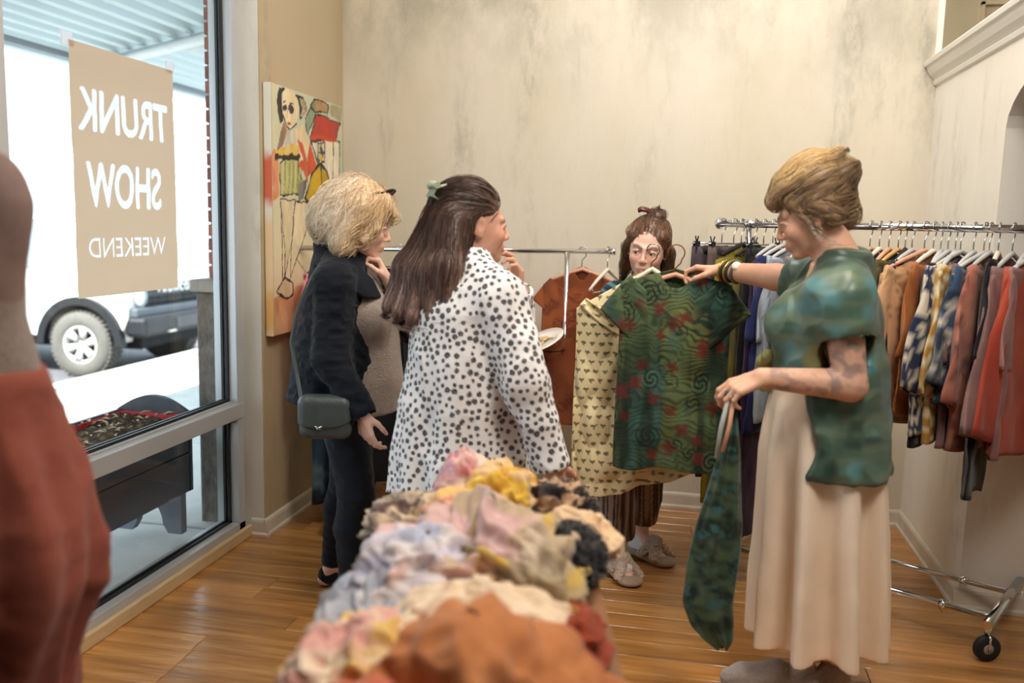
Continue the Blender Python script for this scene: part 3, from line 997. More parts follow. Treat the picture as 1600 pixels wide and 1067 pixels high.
fill([(.505, .825), (.577, .925), (.965, .922), (.896, .834), (.667, .825)], (190, 62, 44), (176, 70, 62), line=.005)
stroke([(.505, .825), (.64, .838), (.78, .826), (.9, .834)], .009, (206, 72, 36))
fill([(.616, .809), (.72, .816), (.718, .73), (.615, .737)], (222, 210, 184), (190, 178, 150), line=.004)
stroke([(.667, .815), (.667, .73)], .004); stroke([(.615, .77), (.72, .772)], .004)
stroke([(.655, .79), (.68, .76)], .012, (60, 52, 46))
stroke([(.66, .742), (.67, .752)], .012, (216, 176, 40))
stroke([(.85, .83), (.84, .62)], .005)
fill([(.541, .68), (.666, .721), (.75, .689), (.838, .593), (.684, .551), (.46, .547), (.422, .563)], (206, 168, 26), (184, 148, 34), line=.007)
stroke([(.66, .715), (.67, .64), (.66, .555)], .006)
fill([(.1, .692), (.17, .713), (.33, .721), (.348, .66), (.441, .616), (.402, .58), (.146, .562), (.095, .566)], (150, 158, 70), (196, 192, 132), line=.004)
for k in range(11):
    x = .12 + .026 * k
    stroke([(x + .02, .7), (x, .57)], .0022, (92, 96, 52) if k % 2 else (214, 206, 160))
fill([(.32, .62), (.46, .65), (.4, .56), (.33, .55)], (128, 124, 118), (96, 92, 90))
fill([(.261, .835), (.39, .869), (.466, .828), (.505, .784), (.426, .721), (.312, .727), (.287, .781)], (232, 214, 176), (222, 198, 158))
fill([(.068, .756), (.104, .812), (.156, .86), (.19, .83), (.137, .772), (.05, .728)], (184, 130, 96), (140, 118, 100))
fill([(.137, .772), (.2, .835), (.29, .83), (.3, .775)], (186, 184, 176), (214, 206, 190))
fill([(.043, .733), (.137, .765), (.333, .784), (.35, .74), (.187, .725), (.05, .717)], (226, 206, 156), (222, 182, 76))
stroke([(.05, .717), (.19, .722), (.35, .735)], .009)
fill([(.315, .806), (.389, .8), (.463, .723), (.461, .623), (.405, .674), (.312, .704), (.406, .726)], (214, 82, 42), (198, 100, 66))
fill([(.495, .807), (.593, .706), (.541, .68), (.462, .653), (.463, .723)], (216, 84, 40), (190, 78, 52))
stroke([(.495, .83), (.62, .715)], .005)
fill([(.145, .98), (.2, .997), (.283, .993), (.328, .97), (.339, .909), (.307, .867), (.234, .833), (.19, .841), (.14, .88), (.133, .934)], (238, 220, 182), (228, 206, 164), .08)
stroke([(.14, .88), (.19, .841), (.234, .833), (.307, .867)], .004)
fill([(.093, .985), (.17, .995), (.126, .966), (.124, .922), (.139, .859), (.105, .845), (.073, .891), (.072, .959)], (36, 32, 32), (58, 50, 46))
fill([(.283, .985), (.404, .985), (.44, .959), (.468, .932), (.354, .88), (.346, .944), (.32, .974)], (38, 34, 34), (90, 80, 70))
for k in range(4):
    stroke([(.36 + k * .025, .97), (.4 + k * .02, .93), (.37 + k * .02, .9)], .004, (200, 182, 148))
for (x, y, w) in ((.157, .914, .013), (.246, .922, .019)):
    stroke([(x - .012, y), (x + .012, y)], w, (66, 56, 66)); stroke([(x, y + .002), (x + .004, y)], w * .4, (20, 18, 22))
stroke([(.145, .935), (.17, .94)], .003); stroke([(.215, .945), (.27, .945)], .003)
stroke([(.205, .92), (.185, .882), (.2, .878)], .0026, (120, 84, 64))
stroke([(.2, .857), (.23, .858)], .008, (190, 110, 92)); stroke([(.196, .857), (.236, .858)], .002, (110, 50, 46))
fill([(.096, .55), (.328, .544), (.232, .382), (.138, .225), (.141, .326)], (226, 208, 170), (204, 190, 154), line=.003)
fill([(.29, .543), (.687, .551), (.439, .428), (.209, .222), (.232, .382)], (234, 216, 178), (214, 196, 156), line=.004)
fill([(.033, .173), (.138, .225), (.245, .198), (.243, .151), (.135, .145)], (230, 212, 176), (216, 192, 150), line=.006)
fill([(.45, .42), (.62, .52), (.72, .46), (.6, .33)], (170, 166, 150), (206, 200, 180))
for k in range(8): stroke([(.5 + .02 * k, .48 - .02 * k % .06), (.55 + .018 * k, .36)], .002, (90, 86, 80))
stroke([(.1, .53), (.11, .2)], .004, (120, 104, 82)); stroke([(.3, .3), (.5, .22), (.9, .24)], .004, (110, 84, 64))
fill([(.5, .1), (.9, .14), (.95, .3), (.55, .28)], (196, 170, 120), (150, 176, 178))
pt = thing('tall_painting', 'tall canvas painting of a woman in orange by a red roofed house', 'painting', (XP, 4.13, .947))
H1, W1 = 1.134, .82
bx = MB().box((.004, -.41, 0), (.042, .41, H1), bev=.003).build('stretcher', mat('canvas_back', (206, 196, 176), .8), pt)
gy = (np.arange(NU + 1)) / NU; gz = np.arange(NV + 1) / NV
A, B = np.meshgrid(np.arange(NU), np.arange(NV), indexing='ij')
P = np.stack([np.full(NU * NV, .0435) + .0006 * vnoise(PP, 90, 3), uu * W1 - .41, vvv * H1], 1)
F = np.array([(i * NV + j, (i + 1) * NV + j, (i + 1) * NV + j + 1, i * NV + j + 1) for i in range(NU - 1) for j in range(NV - 1)])
M_pnt = mat('oil_paint', vc=True, rough=.5)
link('painted_canvas', fast_mesh('painted_canvas', P, F, img), M_pnt, pt)
# painted near edge of the canvas
ez = np.linspace(0, 1, 60); ex = np.linspace(.005, .043, 6)
A, B = np.meshgrid(ex, ez, indexing='ij')
P = np.stack([A.ravel(), np.full(A.size, -.4112), B.ravel() * H1], 1)
v_ = P[:, 2] / H1 + .03 * fbm(P, 20, 3)
ec = np.repeat(lin((226, 222, 208))[None, :], len(P), 0)
ec = mixc(ec, lin((204, 96, 58))[None, :] + 0 * ec, sstep(.75, .7, v_) * sstep(.5, .56, v_))
ec = mixc(ec, lin((226, 196, 150))[None, :] + 0 * ec, sstep(.5, .45, v_))
ec = mixc(ec, lin((222, 168, 84))[None, :] + 0 * ec, sstep(.2, .15, v_) * sstep(.0, .06, v_))
F = np.array([(i * 60 + j, (i + 1) * 60 + j, (i + 1) * 60 + j + 1, i * 60 + j + 1) for i in range(5) for j in range(59)])
link('painted_edge', fast_mesh('painted_edge', P, F, ec), M_pnt, pt)
# ---------------------------------------------------------------- garments, hangers, racks
M_fab = mat('garment_cloth', vc=True, rough=.8, spec=.15, sheen=.2, bump=(220, .25, (1, 1, 1)))
TV = np.array([.875, -.485]); NV = np.array([.485, .875])

def ringmesh(name, rings, colors, m=M_fab, parent=None, cap=False, thick=0.0, label=None, kind=None):
    """rings: (nv, nu, 3)"""
    nv, nu, _ = rings.shape
    I, J = np.meshgrid(np.arange(nv - 1), np.arange(nu), indexing='ij')
    I = I.ravel(); J = J.ravel(); K = (J + 1) % nu
    F = np.stack([I * nu + J, (I + 1) * nu + J, (I + 1) * nu + K, I * nu + K], 1)
    o = link(name, fast_mesh(name, rings.reshape(-1, 3), F, colors), m, parent, label=label, kind=kind)
    if thick:
        md = o.modifiers.new('thick', 'SOLIDIFY'); md.thickness = thick; md.offset = 0
    return o

def solid(rgb, var=.08):
    def f(P, s):
        return np.repeat(lin(rgb)[None, :], len(P), 0) * (1 + var * fbm(P, 16, s))[:, None]
    return f

def hang_top(name, label, loc, rz, W, L, paint, slope=.28, depth=.03, flare=1.08, sleeve=None, nu=64, nv=44, seed=1, fold=.012, roll=0.0, neck=.075, group=None, cat='garment', collar=None, kf=26, hemw=.008, hems=0.0):
    root = thing(name, label, cat, loc, rz, group)
    root.rotation_euler = (0, roll, rz)
    u = np.linspace(0, 2 * math.pi, nu, endpoint=False); v = np.linspace(0, 1, nv)
    V_, U_ = np.meshgrid(v, u, indexing='ij')
    hw = W * (1 + (flare - 1) * V_)
    c, s_ = np.cos(U_), np.sin(U_)
    x = hw * np.sign(c) * np.abs(c) ** .75
    hd = depth * (.1 + .9 * np.clip(V_ * 4, 0, 1) ** .6)
    y = hd * np.sign(s_) * np.abs(s_) ** .6
    z = -slope * np.abs(x) * (1 - V_) - V_ * L
    z -= .07 * np.clip(1 - (x / neck) ** 2, 0, 1) * (s_ < 0) * np.clip(1 - V_ * 5, 0, 1)
    Q = np.stack([x.ravel(), (s_.ravel() > 0) * 3.0, z.ravel() * .35], 1)
    fo = np.sin(kf * x + seed + 1.5 * np.sin(seed * 3 + 2.3 * V_ + 6 * x)) * .6 + fbm(Q, 11, seed).reshape(x.shape) + .5 * (1 - 2 * np.abs(vnoise(Q, 19, seed + 4).reshape(x.shape)))
    y = y + fold * fo * np.clip(V_ * 2.2, 0, 1) ** .8
    x = x + .35 * fold * fbm(Q, 5, seed + 9).reshape(x.shape) * V_ * 3
    z = z + hemw * V_ ** 3 * np.sin(4.3 * x / W + seed) + hems * np.clip(x / W, -.3, 1) * V_ ** 2
    R = np.stack([x, y, z], 2)
    P = R.reshape(-1, 3)
    ringmesh('garment_body', R, paint(P, seed), M_fab, root, thick=.003)
    if sleeve:
        sl, sw, dr = sleeve
        for sg in (-1, 1):
            d = np.array([sg * math.cos(dr), 0, -math.sin(dr)]); nrm_ = np.array([sg * math.sin(dr), 0, math.cos(dr)])
            p0 = np.array([sg * W * .93, 0, -slope * W * .93])
            ns_ = 20; nu2 = 28
            rings = np.zeros((ns_, nu2, 3))
            for i in range(ns_):
                t = i / (ns_ - 1)
                drop = .05 * t * t * sl / .3
                cen = p0 + d * (sl * t - .03) - nrm_ * (sw * .5) + np.array([0, 0, -drop])
                for j in range(nu2):
                    a = 2 * math.pi * j / nu2
                    w_ = sw * .5 * (1 + .08 * t)
                    th = depth * (.75 - .25 * t)
                    k = fold * .8 * math.sin(9 * t + 5 * math.cos(a) + seed + sg)
                    rings[i, j] = cen + nrm_ * w_ * math.copysign(abs(math.cos(a)) ** .8, math.cos(a)) + np.array([0, th * math.sin(a) + k, 0])
            ringmesh('sleeve', rings, paint(rings.reshape(-1, 3), seed + 1), M_fab, root, thick=.003)
    if collar is not None:
        mb = MB()
        pts = [(neck * math.cos(a) * 1.05, -depth * .5 * math.sin(a) - .004, -slope * neck * .6 - .075 * max(0, math.sin(a)) + .012) for a in np.linspace(math.pi * 1.98, 0.02, 22)]
        mb.tube(pts, .006, 8, closed=True)
        mb.build('neckband', collar, root)
    return root

def hang_trousers(name, label, loc, rz, W, L, paint, seed=1, group=None, depth=.03, flare=1.1, fold=.008):
    root = thing(name, label, 'trousers', loc, rz, group)
    nu, nv = 36, 34
    for sg in (-1, 1):
        u = np.linspace(0, 2 * math.pi, nu, endpoint=False); v = np.linspace(0, 1, nv)
        V_, U_ = np.meshgrid(v, u, indexing='ij')
        c, s_ = np.cos(U_), np.sin(U_)
        hw = W * .5 * (1 + (flare - 1) * V_)
        x = sg * W * .49 * (1 + .06 * V_) + hw * np.sign(c) * np.abs(c) ** .75
        y = depth * (.5 + .5 * np.clip(V_ * 5, 0, 1)) * np.sign(s_) * np.abs(s_) ** .7
        z = -V_ * L
        Q = np.stack([x.ravel(), (s_.ravel() > 0) * 3.0 + sg, z.ravel() * .3], 1)
        y = y + fold * (fbm(Q, 14, seed).reshape(x.shape) + .7 * np.sin(40 * x + seed)) * np.clip(V_ * 3, .15, 1)
        R = np.stack([x, y, z + .01 * V_ * np.sin(9 * x + seed)], 2)
        ringmesh('trouser_leg', R, paint(R.reshape(-1, 3), seed), M_fab, root, thick=.003)
    a = np.linspace(0, 2 * math.pi, 40, endpoint=False)
    R = np.stack([np.stack([W * .98 * np.sign(np.cos(a)) * np.abs(np.cos(a)) ** .8, (depth * .6 + .003) * np.sin(a), np.full(40, h) + .004 * np.sin(14 * a)], 1) for h in (.004, -.012, -.034)])
    ringmesh('waistband', R, paint(R.reshape(-1, 3), seed + 2) * .75, M_fab, root, thick=.003)
    return root

M_steel = mat('hanger_steel', (176, 178, 182), .25, metal=1.0)
def hanger(label, loc, rz, body, w=.2, slope=.28, kind='arms', group=None, roll=0.0, hook=None, drop=.085, r=.0215):
    """loc = the centre of the rail under the hook"""
    root = thing('clothes_hanger', label, 'hanger', loc, rz, group)
    root.rotation_euler = (0, roll, rz)
    pts = [(-r * .2, 0, -drop), (-r * .2, 0, -r * 2.0), (r * .55, 0, -r * 1.25)] + [(r * math.cos(a), 0, r * math.sin(a)) for a in np.linspace(-.75, math.pi + .2, 14)]
    MB().tube(pts, .0026, 7).build('hook', hook or M_steel, root)
    mb = MB()
    z0 = -drop
    if kind == 'arms':
        arm = [(s_ * w * t, 0, z0 - slope * w * t * (1 if t < .9 else 1.08)) for s_, t in ((-1, 1), (-1, .6), (-1, .2), (0, 0), (1, .2), (1, .6), (1, 1))]
        mb.tube(arm, [.006, .0085, .009, .0095, .009, .0085, .006], 8)
        mb.build('shoulder_bar', body, root)
        MB().tube([(-w * .86, 0, z0 - slope * w * .86), (-w * .8, 0, z0 - slope * w - .02), (w * .8, 0, z0 - slope * w - .02), (w * .86, 0, z0 - slope * w * .86)], .0035, 6).build('cross_bar', body, root)
    else:
        mb.tube([(-w, 0, z0), (w, 0, z0)], .0035, 6).build('clip_bar', M_steel, root)
        for s_ in (-1, 1):
            c = MB()
            c.box((s_ * w * .85 - .012, -.009, z0 - .045), (s_ * w * .85 + .012, -.004, z0 + .008)).box((s_ * w * .85 - .012, .004, z0 - .045), (s_ * w * .85 + .012, .009, z0 + .008))
            c.tube([(s_ * w * .85 - .006, -.008, z0 + .004), (s_ * w * .85 - .006, -.016, z0 + .03)], .003, 6).tube([(s_ * w * .85 + .006, .008, z0 + .004), (s_ * w * .85 + .006, .016, z0 + .03)], .003, 6)
            c.build('clip', body, root)
    return root

# prints -------------------------------------------------
def scatter2(n, w, h, seed):
    r = np.random.default_rng(seed); return np.stack([r.uniform(-w, w, n), r.uniform(-h, 0, n)], 1)

def green_print(P, seed):
    x, z = P[:, 0], P[:, 2]; Q = np.stack([x, z, P[:, 1] * 0 + (P[:, 1] > 0)], 1)
    wv = np.sin(z * 300 + 22 * fbm(Q * [.6, 1, 1], 7, 71) + 3 * np.sin(x * 40 + 9 * fbm(Q, 5, 77)))
    c = mixc(lin((36, 54, 40))[None, :] + 0 * P, lin((86, 104, 70))[None, :] + 0 * P, sstep(-.3, .3, fbm(Q * [1.5, .18, 1], 9, 72) + .25 * fbm(Q, 14, 73)))
    c = mixc(c, lin((66, 104, 96))[None, :] + 0 * c, sstep(.0, .35, fbm(Q * [1.6, .25, 1], 7, 79) + .2 * fbm(Q, 12, 78)) * .75)
    c = mixc(c, lin((24, 36, 28))[None, :] + 0 * c, sstep(.1, .9, wv) * .5)
    c = mixc(c, lin((126, 124, 62))[None, :] + 0 * c, sstep(.1, .45, fbm(Q * [1.6, .5, 1], 7, 75)) * sstep(.4, -.4, wv) * .55)
    C = scatter2(26, .3, .72, 4 + seed)
    for i, (a, b) in enumerate(C):
        d = np.hypot(x - a, (z - b) * .9); th = np.arctan2(z - b, x - a); r0 = .03 + .025 * ((i * 7) % 5) / 5
        sp = np.sin(d * 340 + th * 2)
        m = sstep(r0, r0 * .85, d)
        c = mixc(c, lin((22, 34, 30))[None, :] + 0 * c, m * sstep(.0, .7, sp) * .75)
        if i % 3 == 0: c = mixc(c, lin((96, 136, 112))[None, :] + 0 * c, m * sstep(0, -.7, sp) * .4)
    C = scatter2(30, .28, .74, 14 + seed)
    C[:9] = [(-.12, -.13), (-.16, -.21), (.0, -.2), (.0, -.36), (.0, -.52), (-.13, -.42), (-.17, -.55), (.1, -.3), (.0, -.66)]
    for i, (a, b) in enumerate(C):
        th = np.arctan2(z - b, x - a); d = np.hypot(x - a, z - b) / (1 + .3 * np.sin(th * 4 + i)) + .004 * vnoise(Q, 60, i)
        c = mixc(c, lin((104, 36, 32))[None, :] + 0 * c, sstep(.023 + .006 * (i % 3), .012, d + .004 * vnoise(Q, 110, i + 3)) * .8)
    return c * (1 + .12 * fbm(Q, 40, 76))[:, None]

def bee_print(P, seed):
    x, z = P[:, 0], P[:, 2]
    c = np.repeat(lin((232, 216, 172))[None, :], len(P), 0) * (1 + .05 * fbm(P, 14, 3))[:, None]
    s = .036
    r = np.floor(z / s); xx = x + (r % 2) * s * .5
    a = (xx / s - np.floor(xx / s) - .5) * s; b = (z / s - r - .5) * s
    body = (np.abs(a) < (.0095 - (.006 - b) * .55)) & (b < .006) & (b > -.011) | ((np.abs(np.abs(a) - .006) < .0042) & (np.abs(b - .003) < .0045))
    return mixc(c, lin((74, 70, 42))[None, :] + 0 * c, body * .85)

def marble(c1, c2, c3=None, sc=9, st=(1, 1, 1), seed0=0):
    def f(P, s):
        Q = P * np.array(st)
        t = fbm(Q, sc, s + seed0)
        c = mixc(lin(c1)[None, :] + 0 * P, lin(c2)[None, :] + 0 * P, sstep(-.3, .35, t))
        if c3 is not None: c = mixc(c, lin(c3)[None, :] + 0 * c, sstep(.1, .45, fbm(Q, sc * 1.6, s + 31 + seed0)))
        return c
    return f

def dots(base, dot, sp=.02, r=.35):
    def f(P, s):
        k = vnoise(P, 1 / sp, s + 2)
        return mixc(lin(base)[None, :] + 0 * P, lin(dot)[None, :] + 0 * P, sstep(r, r + .25, k))
    return f

def star_print(P, s):
    sp = .055
    a = P[:, 0] / sp; b = P[:, 2] / sp
    fa = a - np.floor(a) - .5; fb = b - np.floor(b) - .5
    th = np.arctan2(fb, fa); d = np.hypot(fa, fb)
    star = d < .5 * np.abs(np.cos(3 * th)) ** .8 * .95 + .03
    c = mixc(lin((38, 48, 78))[None, :] + 0 * P, lin((214, 206, 188))[None, :] + 0 * P, star * 1.0)
    return c
def ochre_check(P, s):
    sp = .03
    k = (np.floor(P[:, 0] / sp) + np.floor(P[:, 2] / sp)) % 2
    return mixc(lin((178, 132, 58))[None, :] + 0 * P, lin((222, 206, 168))[None, :] + 0 * P, k)
def rust_circles(P, s):
    x, z = P[:, 0], P[:, 2]
    c = mixc(lin((142, 76, 42))[None, :] + 0 * P, lin((114, 58, 32))[None, :] + 0 * P, sstep(-.2, .4, fbm(P, 6, s)))
    for i, (a, b) in enumerate(scatter2(46, .3, .75, 3)):
        d = np.hypot(x - a, z - b)
        c = mixc(c, lin((88, 40, 26))[None, :] + 0 * c, (np.abs(d - .022) < .004) * .6 + (np.abs(d - .011) < .003) * .5)
    return c

W_pink = mat('pale_pink_wood', (214, 160, 132), .5, noise=(30, .1, (6, 1, 1)))
W_white = mat('white_wood', (226, 216, 200), .5)
W_black = mat('black_velvet', (34, 33, 36), .9)
W_grey = mat('clear_grey_plastic', (190, 192, 190), .2)
W_gold = mat('honey_wood', (206, 160, 92), .45)

# ---------------------------------------------------------------- rolling rack on the right
RZ = 1.507
def rp(t, n=3.511, z=RZ): return (TV[0] * t + NV[0] * n, TV[1] * t + NV[1] * n, z)
rk = thing('rolling_rack', 'chrome rolling clothes rack by the right wall, on black casters', 'clothes rack', rp(-1.2, 3.511, 0))
ro = np.array(rp(-1.2, 3.511, 0))
def rl(t, n, z): return tuple(np.array(rp(t, n, z)) - ro)
def rpart(nm, pts, r, m=M_chrome, par=rk, seg=14): return MB().tube(pts, r, seg).build(nm, m, par)
rpart('rail', [rl(-1.80, 3.511, RZ), rl(-.35, 3.511, RZ)], .0155)
e0 = rl(-1.80, 3.511, RZ)
MB().tube([rl(-1.822, 3.511, RZ), rl(-1.815, 3.511, RZ), rl(-1.80, 3.511, RZ)], [.016, .024, .024], 16).build('end_cap', M_chrome, rk)
for t, n0, t0 in ((-1.67, 3.511, -1.62), (-.49, 3.92, -.6)):
    rpart('upright', [rl(t0, n0, .14), rl(t, 3.511, RZ - .012)], .0125)
    MB().tube([rl(t - .03, 3.511, RZ), rl(t + .03, 3.511, RZ)], .0185, 14).build('tee_joint', M_chrome, rk)
for t in (-1.62, -.6):
    rpart('crossbar', [rl(t, 3.30, .14), rl(t, 3.95, .14)], .017)
    for n in (3.33, 3.86):
        c = np.array(rl(t, n, 0))
        cs = MB().lathe([(.0, -.012), (.042, -.013), (.047, -.008), (.047, .008), (.042, .013), (0, .013)], (0, 0, 0), 'X', 24).build('caster', mat('black_rubber', (24, 24, 26), .6), rk)
        cs.location = Vector(c) + Vector((0, 0, .047)); cs.rotation_euler = (0, 0, -1.15 + .3 * t)
        MB().lathe([(0, -.0135), (.018, -.0135), (.02, -.008), (.02, .008), (.018, .0135), (0, .0135)], (0, 0, 0), 'X', 20).build('hub', mat('grey_hub', (150, 152, 156), .4), cs)
        f = MB().tube([tuple(c + [0, 0, .125]), tuple(c + [.0, 0, .095])], .011, 10)
        f.tube([tuple(c + [.0, 0, .098]), tuple(c + [.0, 0, .098]) ], .01, 8) if False else None
        d_ = np.array([math.cos(-1.15 + .3 * t), math.sin(-1.15 + .3 * t), 0])
        for s_ in (-1, 1):
            f.tube([tuple(c + [0, 0, .098] + d_ * .004 * s_), tuple(c + [0, 0, .09] + d_ * .017 * s_), tuple(c + [0, 0, .041] + d_ * .017 * s_)], .005, 6)
        f.build('caster_fork', M_chrome, rk)
for n in (3.40, 3.70):
    rpart('base_rail', [rl(-1.62, n, .135), rl(-.6, n, .135)], .0125)
    MB().tube([rl(-.78, n, .135), rl(-.755, n, .135)], .0165, 12).build('sleeve_joint', M_chrome, rk)
ANG_R = math.atan2(NV[1], NV[0])
GRP_H = 'hangers on the right hand rack'
GRP_G = 'clothes on the right hand rack'
def rack_top(t, name, label, W, L, paint, hb, hlabel, hkind='arms', sleeve=(.3, .14, 1.35), seed=1, dz=.1, jit=0.0, **kw):
    jit = jit + .1 * math.sin(seed * 2.7)
    p = rp(t)
    hanger(hlabel, p, ANG_R + jit, hb, W * .8, kind=hkind, group=GRP_H)
    if t > -1.0: L = L + .06
    return hang_top(name, label, (p[0], p[1], RZ - dz), ANG_R + jit, W, L, paint, sleeve=sleeve, seed=seed, group=GRP_G, depth=kw.pop('depth', .017), fold=.010, nu=56, nv=36, **kw)
def rack_trousers(t, name, label, W, L, paint, hb, hlabel, seed=1, jit=0.0):
    p = rp(t)
    hanger(hlabel, p, ANG_R + jit, hb, W, kind='clip', group=GRP_H)
    return hang_trousers(name, label, (p[0], p[1], RZ - .1), ANG_R + jit, W, L, paint, seed, GRP_G, depth=.016)
# left end
rack_trousers(-1.79, 'trousers', 'dark navy and mauve textured trousers clipped at the far left end of right rack', .17, 1.0, marble((30, 30, 44), (94, 80, 84), (70, 60, 70), 12), W_black, 'steel clip hanger at the far left end of the right rack', 3, -.35)
rack_trousers(-1.735, 'trousers', 'brown pleated trousers clipped just left of the chrome upright', .17, .98, marble((74, 60, 58), (104, 88, 84), None, 22, (4, 1, .2)), W_black, 'steel clip hanger just left of the rack upright', 5, -.2)
rack_top(-1.70, 'dress', 'long olive yellow dress near the left end of right rack', .19, 1.08, marble((126, 116, 26), (158, 142, 34), None, 8), W_black, 'black velvet hanger holding the olive yellow dress', seed=4, sleeve=None, cat='dress')
rack_top(-1.64, 'dress', 'second olive dress, darker, right of the chrome upright', .19, 1.0, marble((104, 94, 24), (136, 122, 36), None, 8), W_black, 'black velvet hanger holding the darker olive dress', seed=6, sleeve=None, cat='dress')
rack_trousers(-1.60, 'trousers', 'black trousers on a clip hanger right of the olive dresses', .16, .95, solid((26, 26, 30)), W_black, 'steel clip hanger with black trousers', 8)
rack_top(-1.56, 'dress', 'long dark purple dress behind the hanging green cloth', .19, 1.2, marble((50, 34, 66), (66, 46, 84), None, 9), W_grey, 'clear hanger holding the dark purple dress', seed=7, sleeve=None, cat='dress')
rack_top(-1.52, 'blouse', 'navy blue blouse next to the purple dress', .2, .74, marble((36, 44, 92), (52, 60, 116), None, 8), W_grey, 'clear hanger holding the navy blue blouse', seed=9, cat='blouse')
rack_top(-1.475, 'blouse', 'pale blue and grey striped blouse by the navy one', .2, .7, marble((176, 190, 204), (120, 128, 140), None, 24, (4, 1, .2)), W_grey, 'clear hanger holding the pale striped blouse', seed=11, cat='blouse')
rack_top(-1.43, 'blouse', 'mauve blouse hanging behind the outstretched arm', .2, .7, marble((134, 104, 112), (164, 130, 132), None, 12), W_grey, 'clear hanger holding the mauve blouse behind the arm', seed=12, cat='blouse')
rack_top(-1.385, 'blouse', 'dark reddish brown blouse hanging behind the green blouse', .2, .72, marble((78, 46, 44), (104, 58, 50), None, 12), W_white, 'white hanger holding the dark reddish brown blouse', seed=13, cat='blouse')
# middle, behind the woman's back
for k, (t, hb, hn, c1, c2, nm) in enumerate(((-1.165, W_pink, 'pink wooden', (30, 44, 52), (44, 62, 70), 'dark teal'), (-1.13, W_white, 'white wooden', (24, 26, 32), (40, 42, 50), 'charcoal'), (-1.095, W_pink, 'second pink wooden', (36, 52, 48), (52, 70, 60), 'bottle green'), (-1.06, W_gold, 'honey coloured', (26, 28, 30), (86, 80, 40), 'black and olive'), (-1.035, W_black, 'black velvet', (18, 18, 22), (30, 30, 36), 'plain black'), (-1.01, W_grey, 'clear grey', (40, 58, 62), (58, 76, 78), 'slate green'))):
    rack_top(t, 'blouse', '%s blouse in the row behind the green blouse back' % nm, .19, .56, marble(c1, c2, None, 10), hb, '%s hanger holding the %s blouse' % (hn, nm), seed=20 + k, cat='blouse')
# right group
rack_top(-.965, 'jacket', 'peach tan jacket with small flowers, leftmost of the right hand group', .25, .56, dots((204, 158, 116), (150, 120, 84), .016, .2), W_pink, 'pink wooden hanger holding the peach tan jacket', seed=31, depth=.035, jit=-.4, sleeve=(.42, .22, 1.15), cat='jacket')
rack_top(-.935, 'jacket', 'orange brown jacket hanging inside the peach tan one', .2, .52, marble((150, 84, 36), (176, 108, 56), None, 9), W_white, 'white hanger holding the orange brown jacket', seed=32, cat='jacket')
rack_top(-.91, 'blouse', 'brown blouse with tiny cream dots', .2, .58, dots((104, 76, 58), (196, 170, 136), .01, .3), W_grey, 'clear hanger holding the brown dotted blouse', seed=33, cat='blouse')
rack_top(-.885, 'blouse', 'black blouse left of the ochre check', .21, .62, solid((22, 24, 34)), W_grey, 'clear hanger holding the black blouse left of the ochre check', seed=34, cat='blouse')
rack_top(-.86, 'blouse', 'ochre and cream checked blouse', .205, .6, ochre_check, W_grey, 'clear hanger holding the ochre checked blouse', seed=35, depth=.022, sleeve=(.4, .15, 1.25), cat='blouse')
rack_top(-.842, 'blouse', 'navy blouse printed with big cream stars', .235, .58, star_print, W_grey, 'clear hanger holding the star printed blouse', seed=36, depth=.03, jit=-.25, cat='blouse', sleeve=(.38, .2, 1.22))
rack_top(-.80, 'blouse', 'mauve brown blouse right of the star print', .2, .62, marble((112, 82, 82), (138, 104, 100), None, 9), W_grey, 'clear hanger holding the mauve brown blouse', seed=37, cat='blouse')
rack_top(-.765, 'blouse', 'slate blue blouse with cream flowers', .225, .46, marble((58, 80, 108), (36, 48, 70), (208, 204, 192), 14), W_grey, 'clear hanger holding the slate blue flowered blouse', seed=38, depth=.03, jit=-.3, cat='blouse', sleeve=(.36, .18, 1.22))
rack_top(-.748, 'blouse', 'dusty pink blouse with faded rust pattern', .2, .62, marble((170, 104, 88), (190, 132, 112), (120, 70, 62), 14), W_grey, 'clear hanger holding the dusty pink blouse', seed=39, depth=.025, cat='blouse', sleeve=(.42, .16, 1.25))
rack_top(-.72, 'blouse', 'long black blouse reaching lowest in the right hand group', .2, .78, solid((20, 20, 26)), W_white, 'white plastic hanger holding the long black blouse', seed=40, cat='blouse', roll=.12)
rack_top(-.675, 'blouse', 'mauve brown cardigan with long sleeves', .21, .58, marble((126, 94, 94), (150, 116, 112), None, 8), W_grey, 'clear hanger holding the mauve cardigan', seed=41, depth=.03, sleeve=(.5, .17, 1.22), cat='cardigan')
rack_top(-.635, 'blouse', 'dusky rose blouse next to the red one', .21, .62, marble((138, 98, 98), (160, 120, 116), None, 8), W_grey, 'clear hanger holding the dusky rose blouse', seed=42, cat='blouse')
rack_top(-.60, 'blouse', 'brick red blouse at the right end of the rack', .21, .62, marble((166, 66, 48), (184, 80, 58), None, 7), W_grey, 'clear hanger holding the brick red blouse', seed=43, jit=-.25, depth=.035, cat='blouse', sleeve=(.5, .2, 1.25))

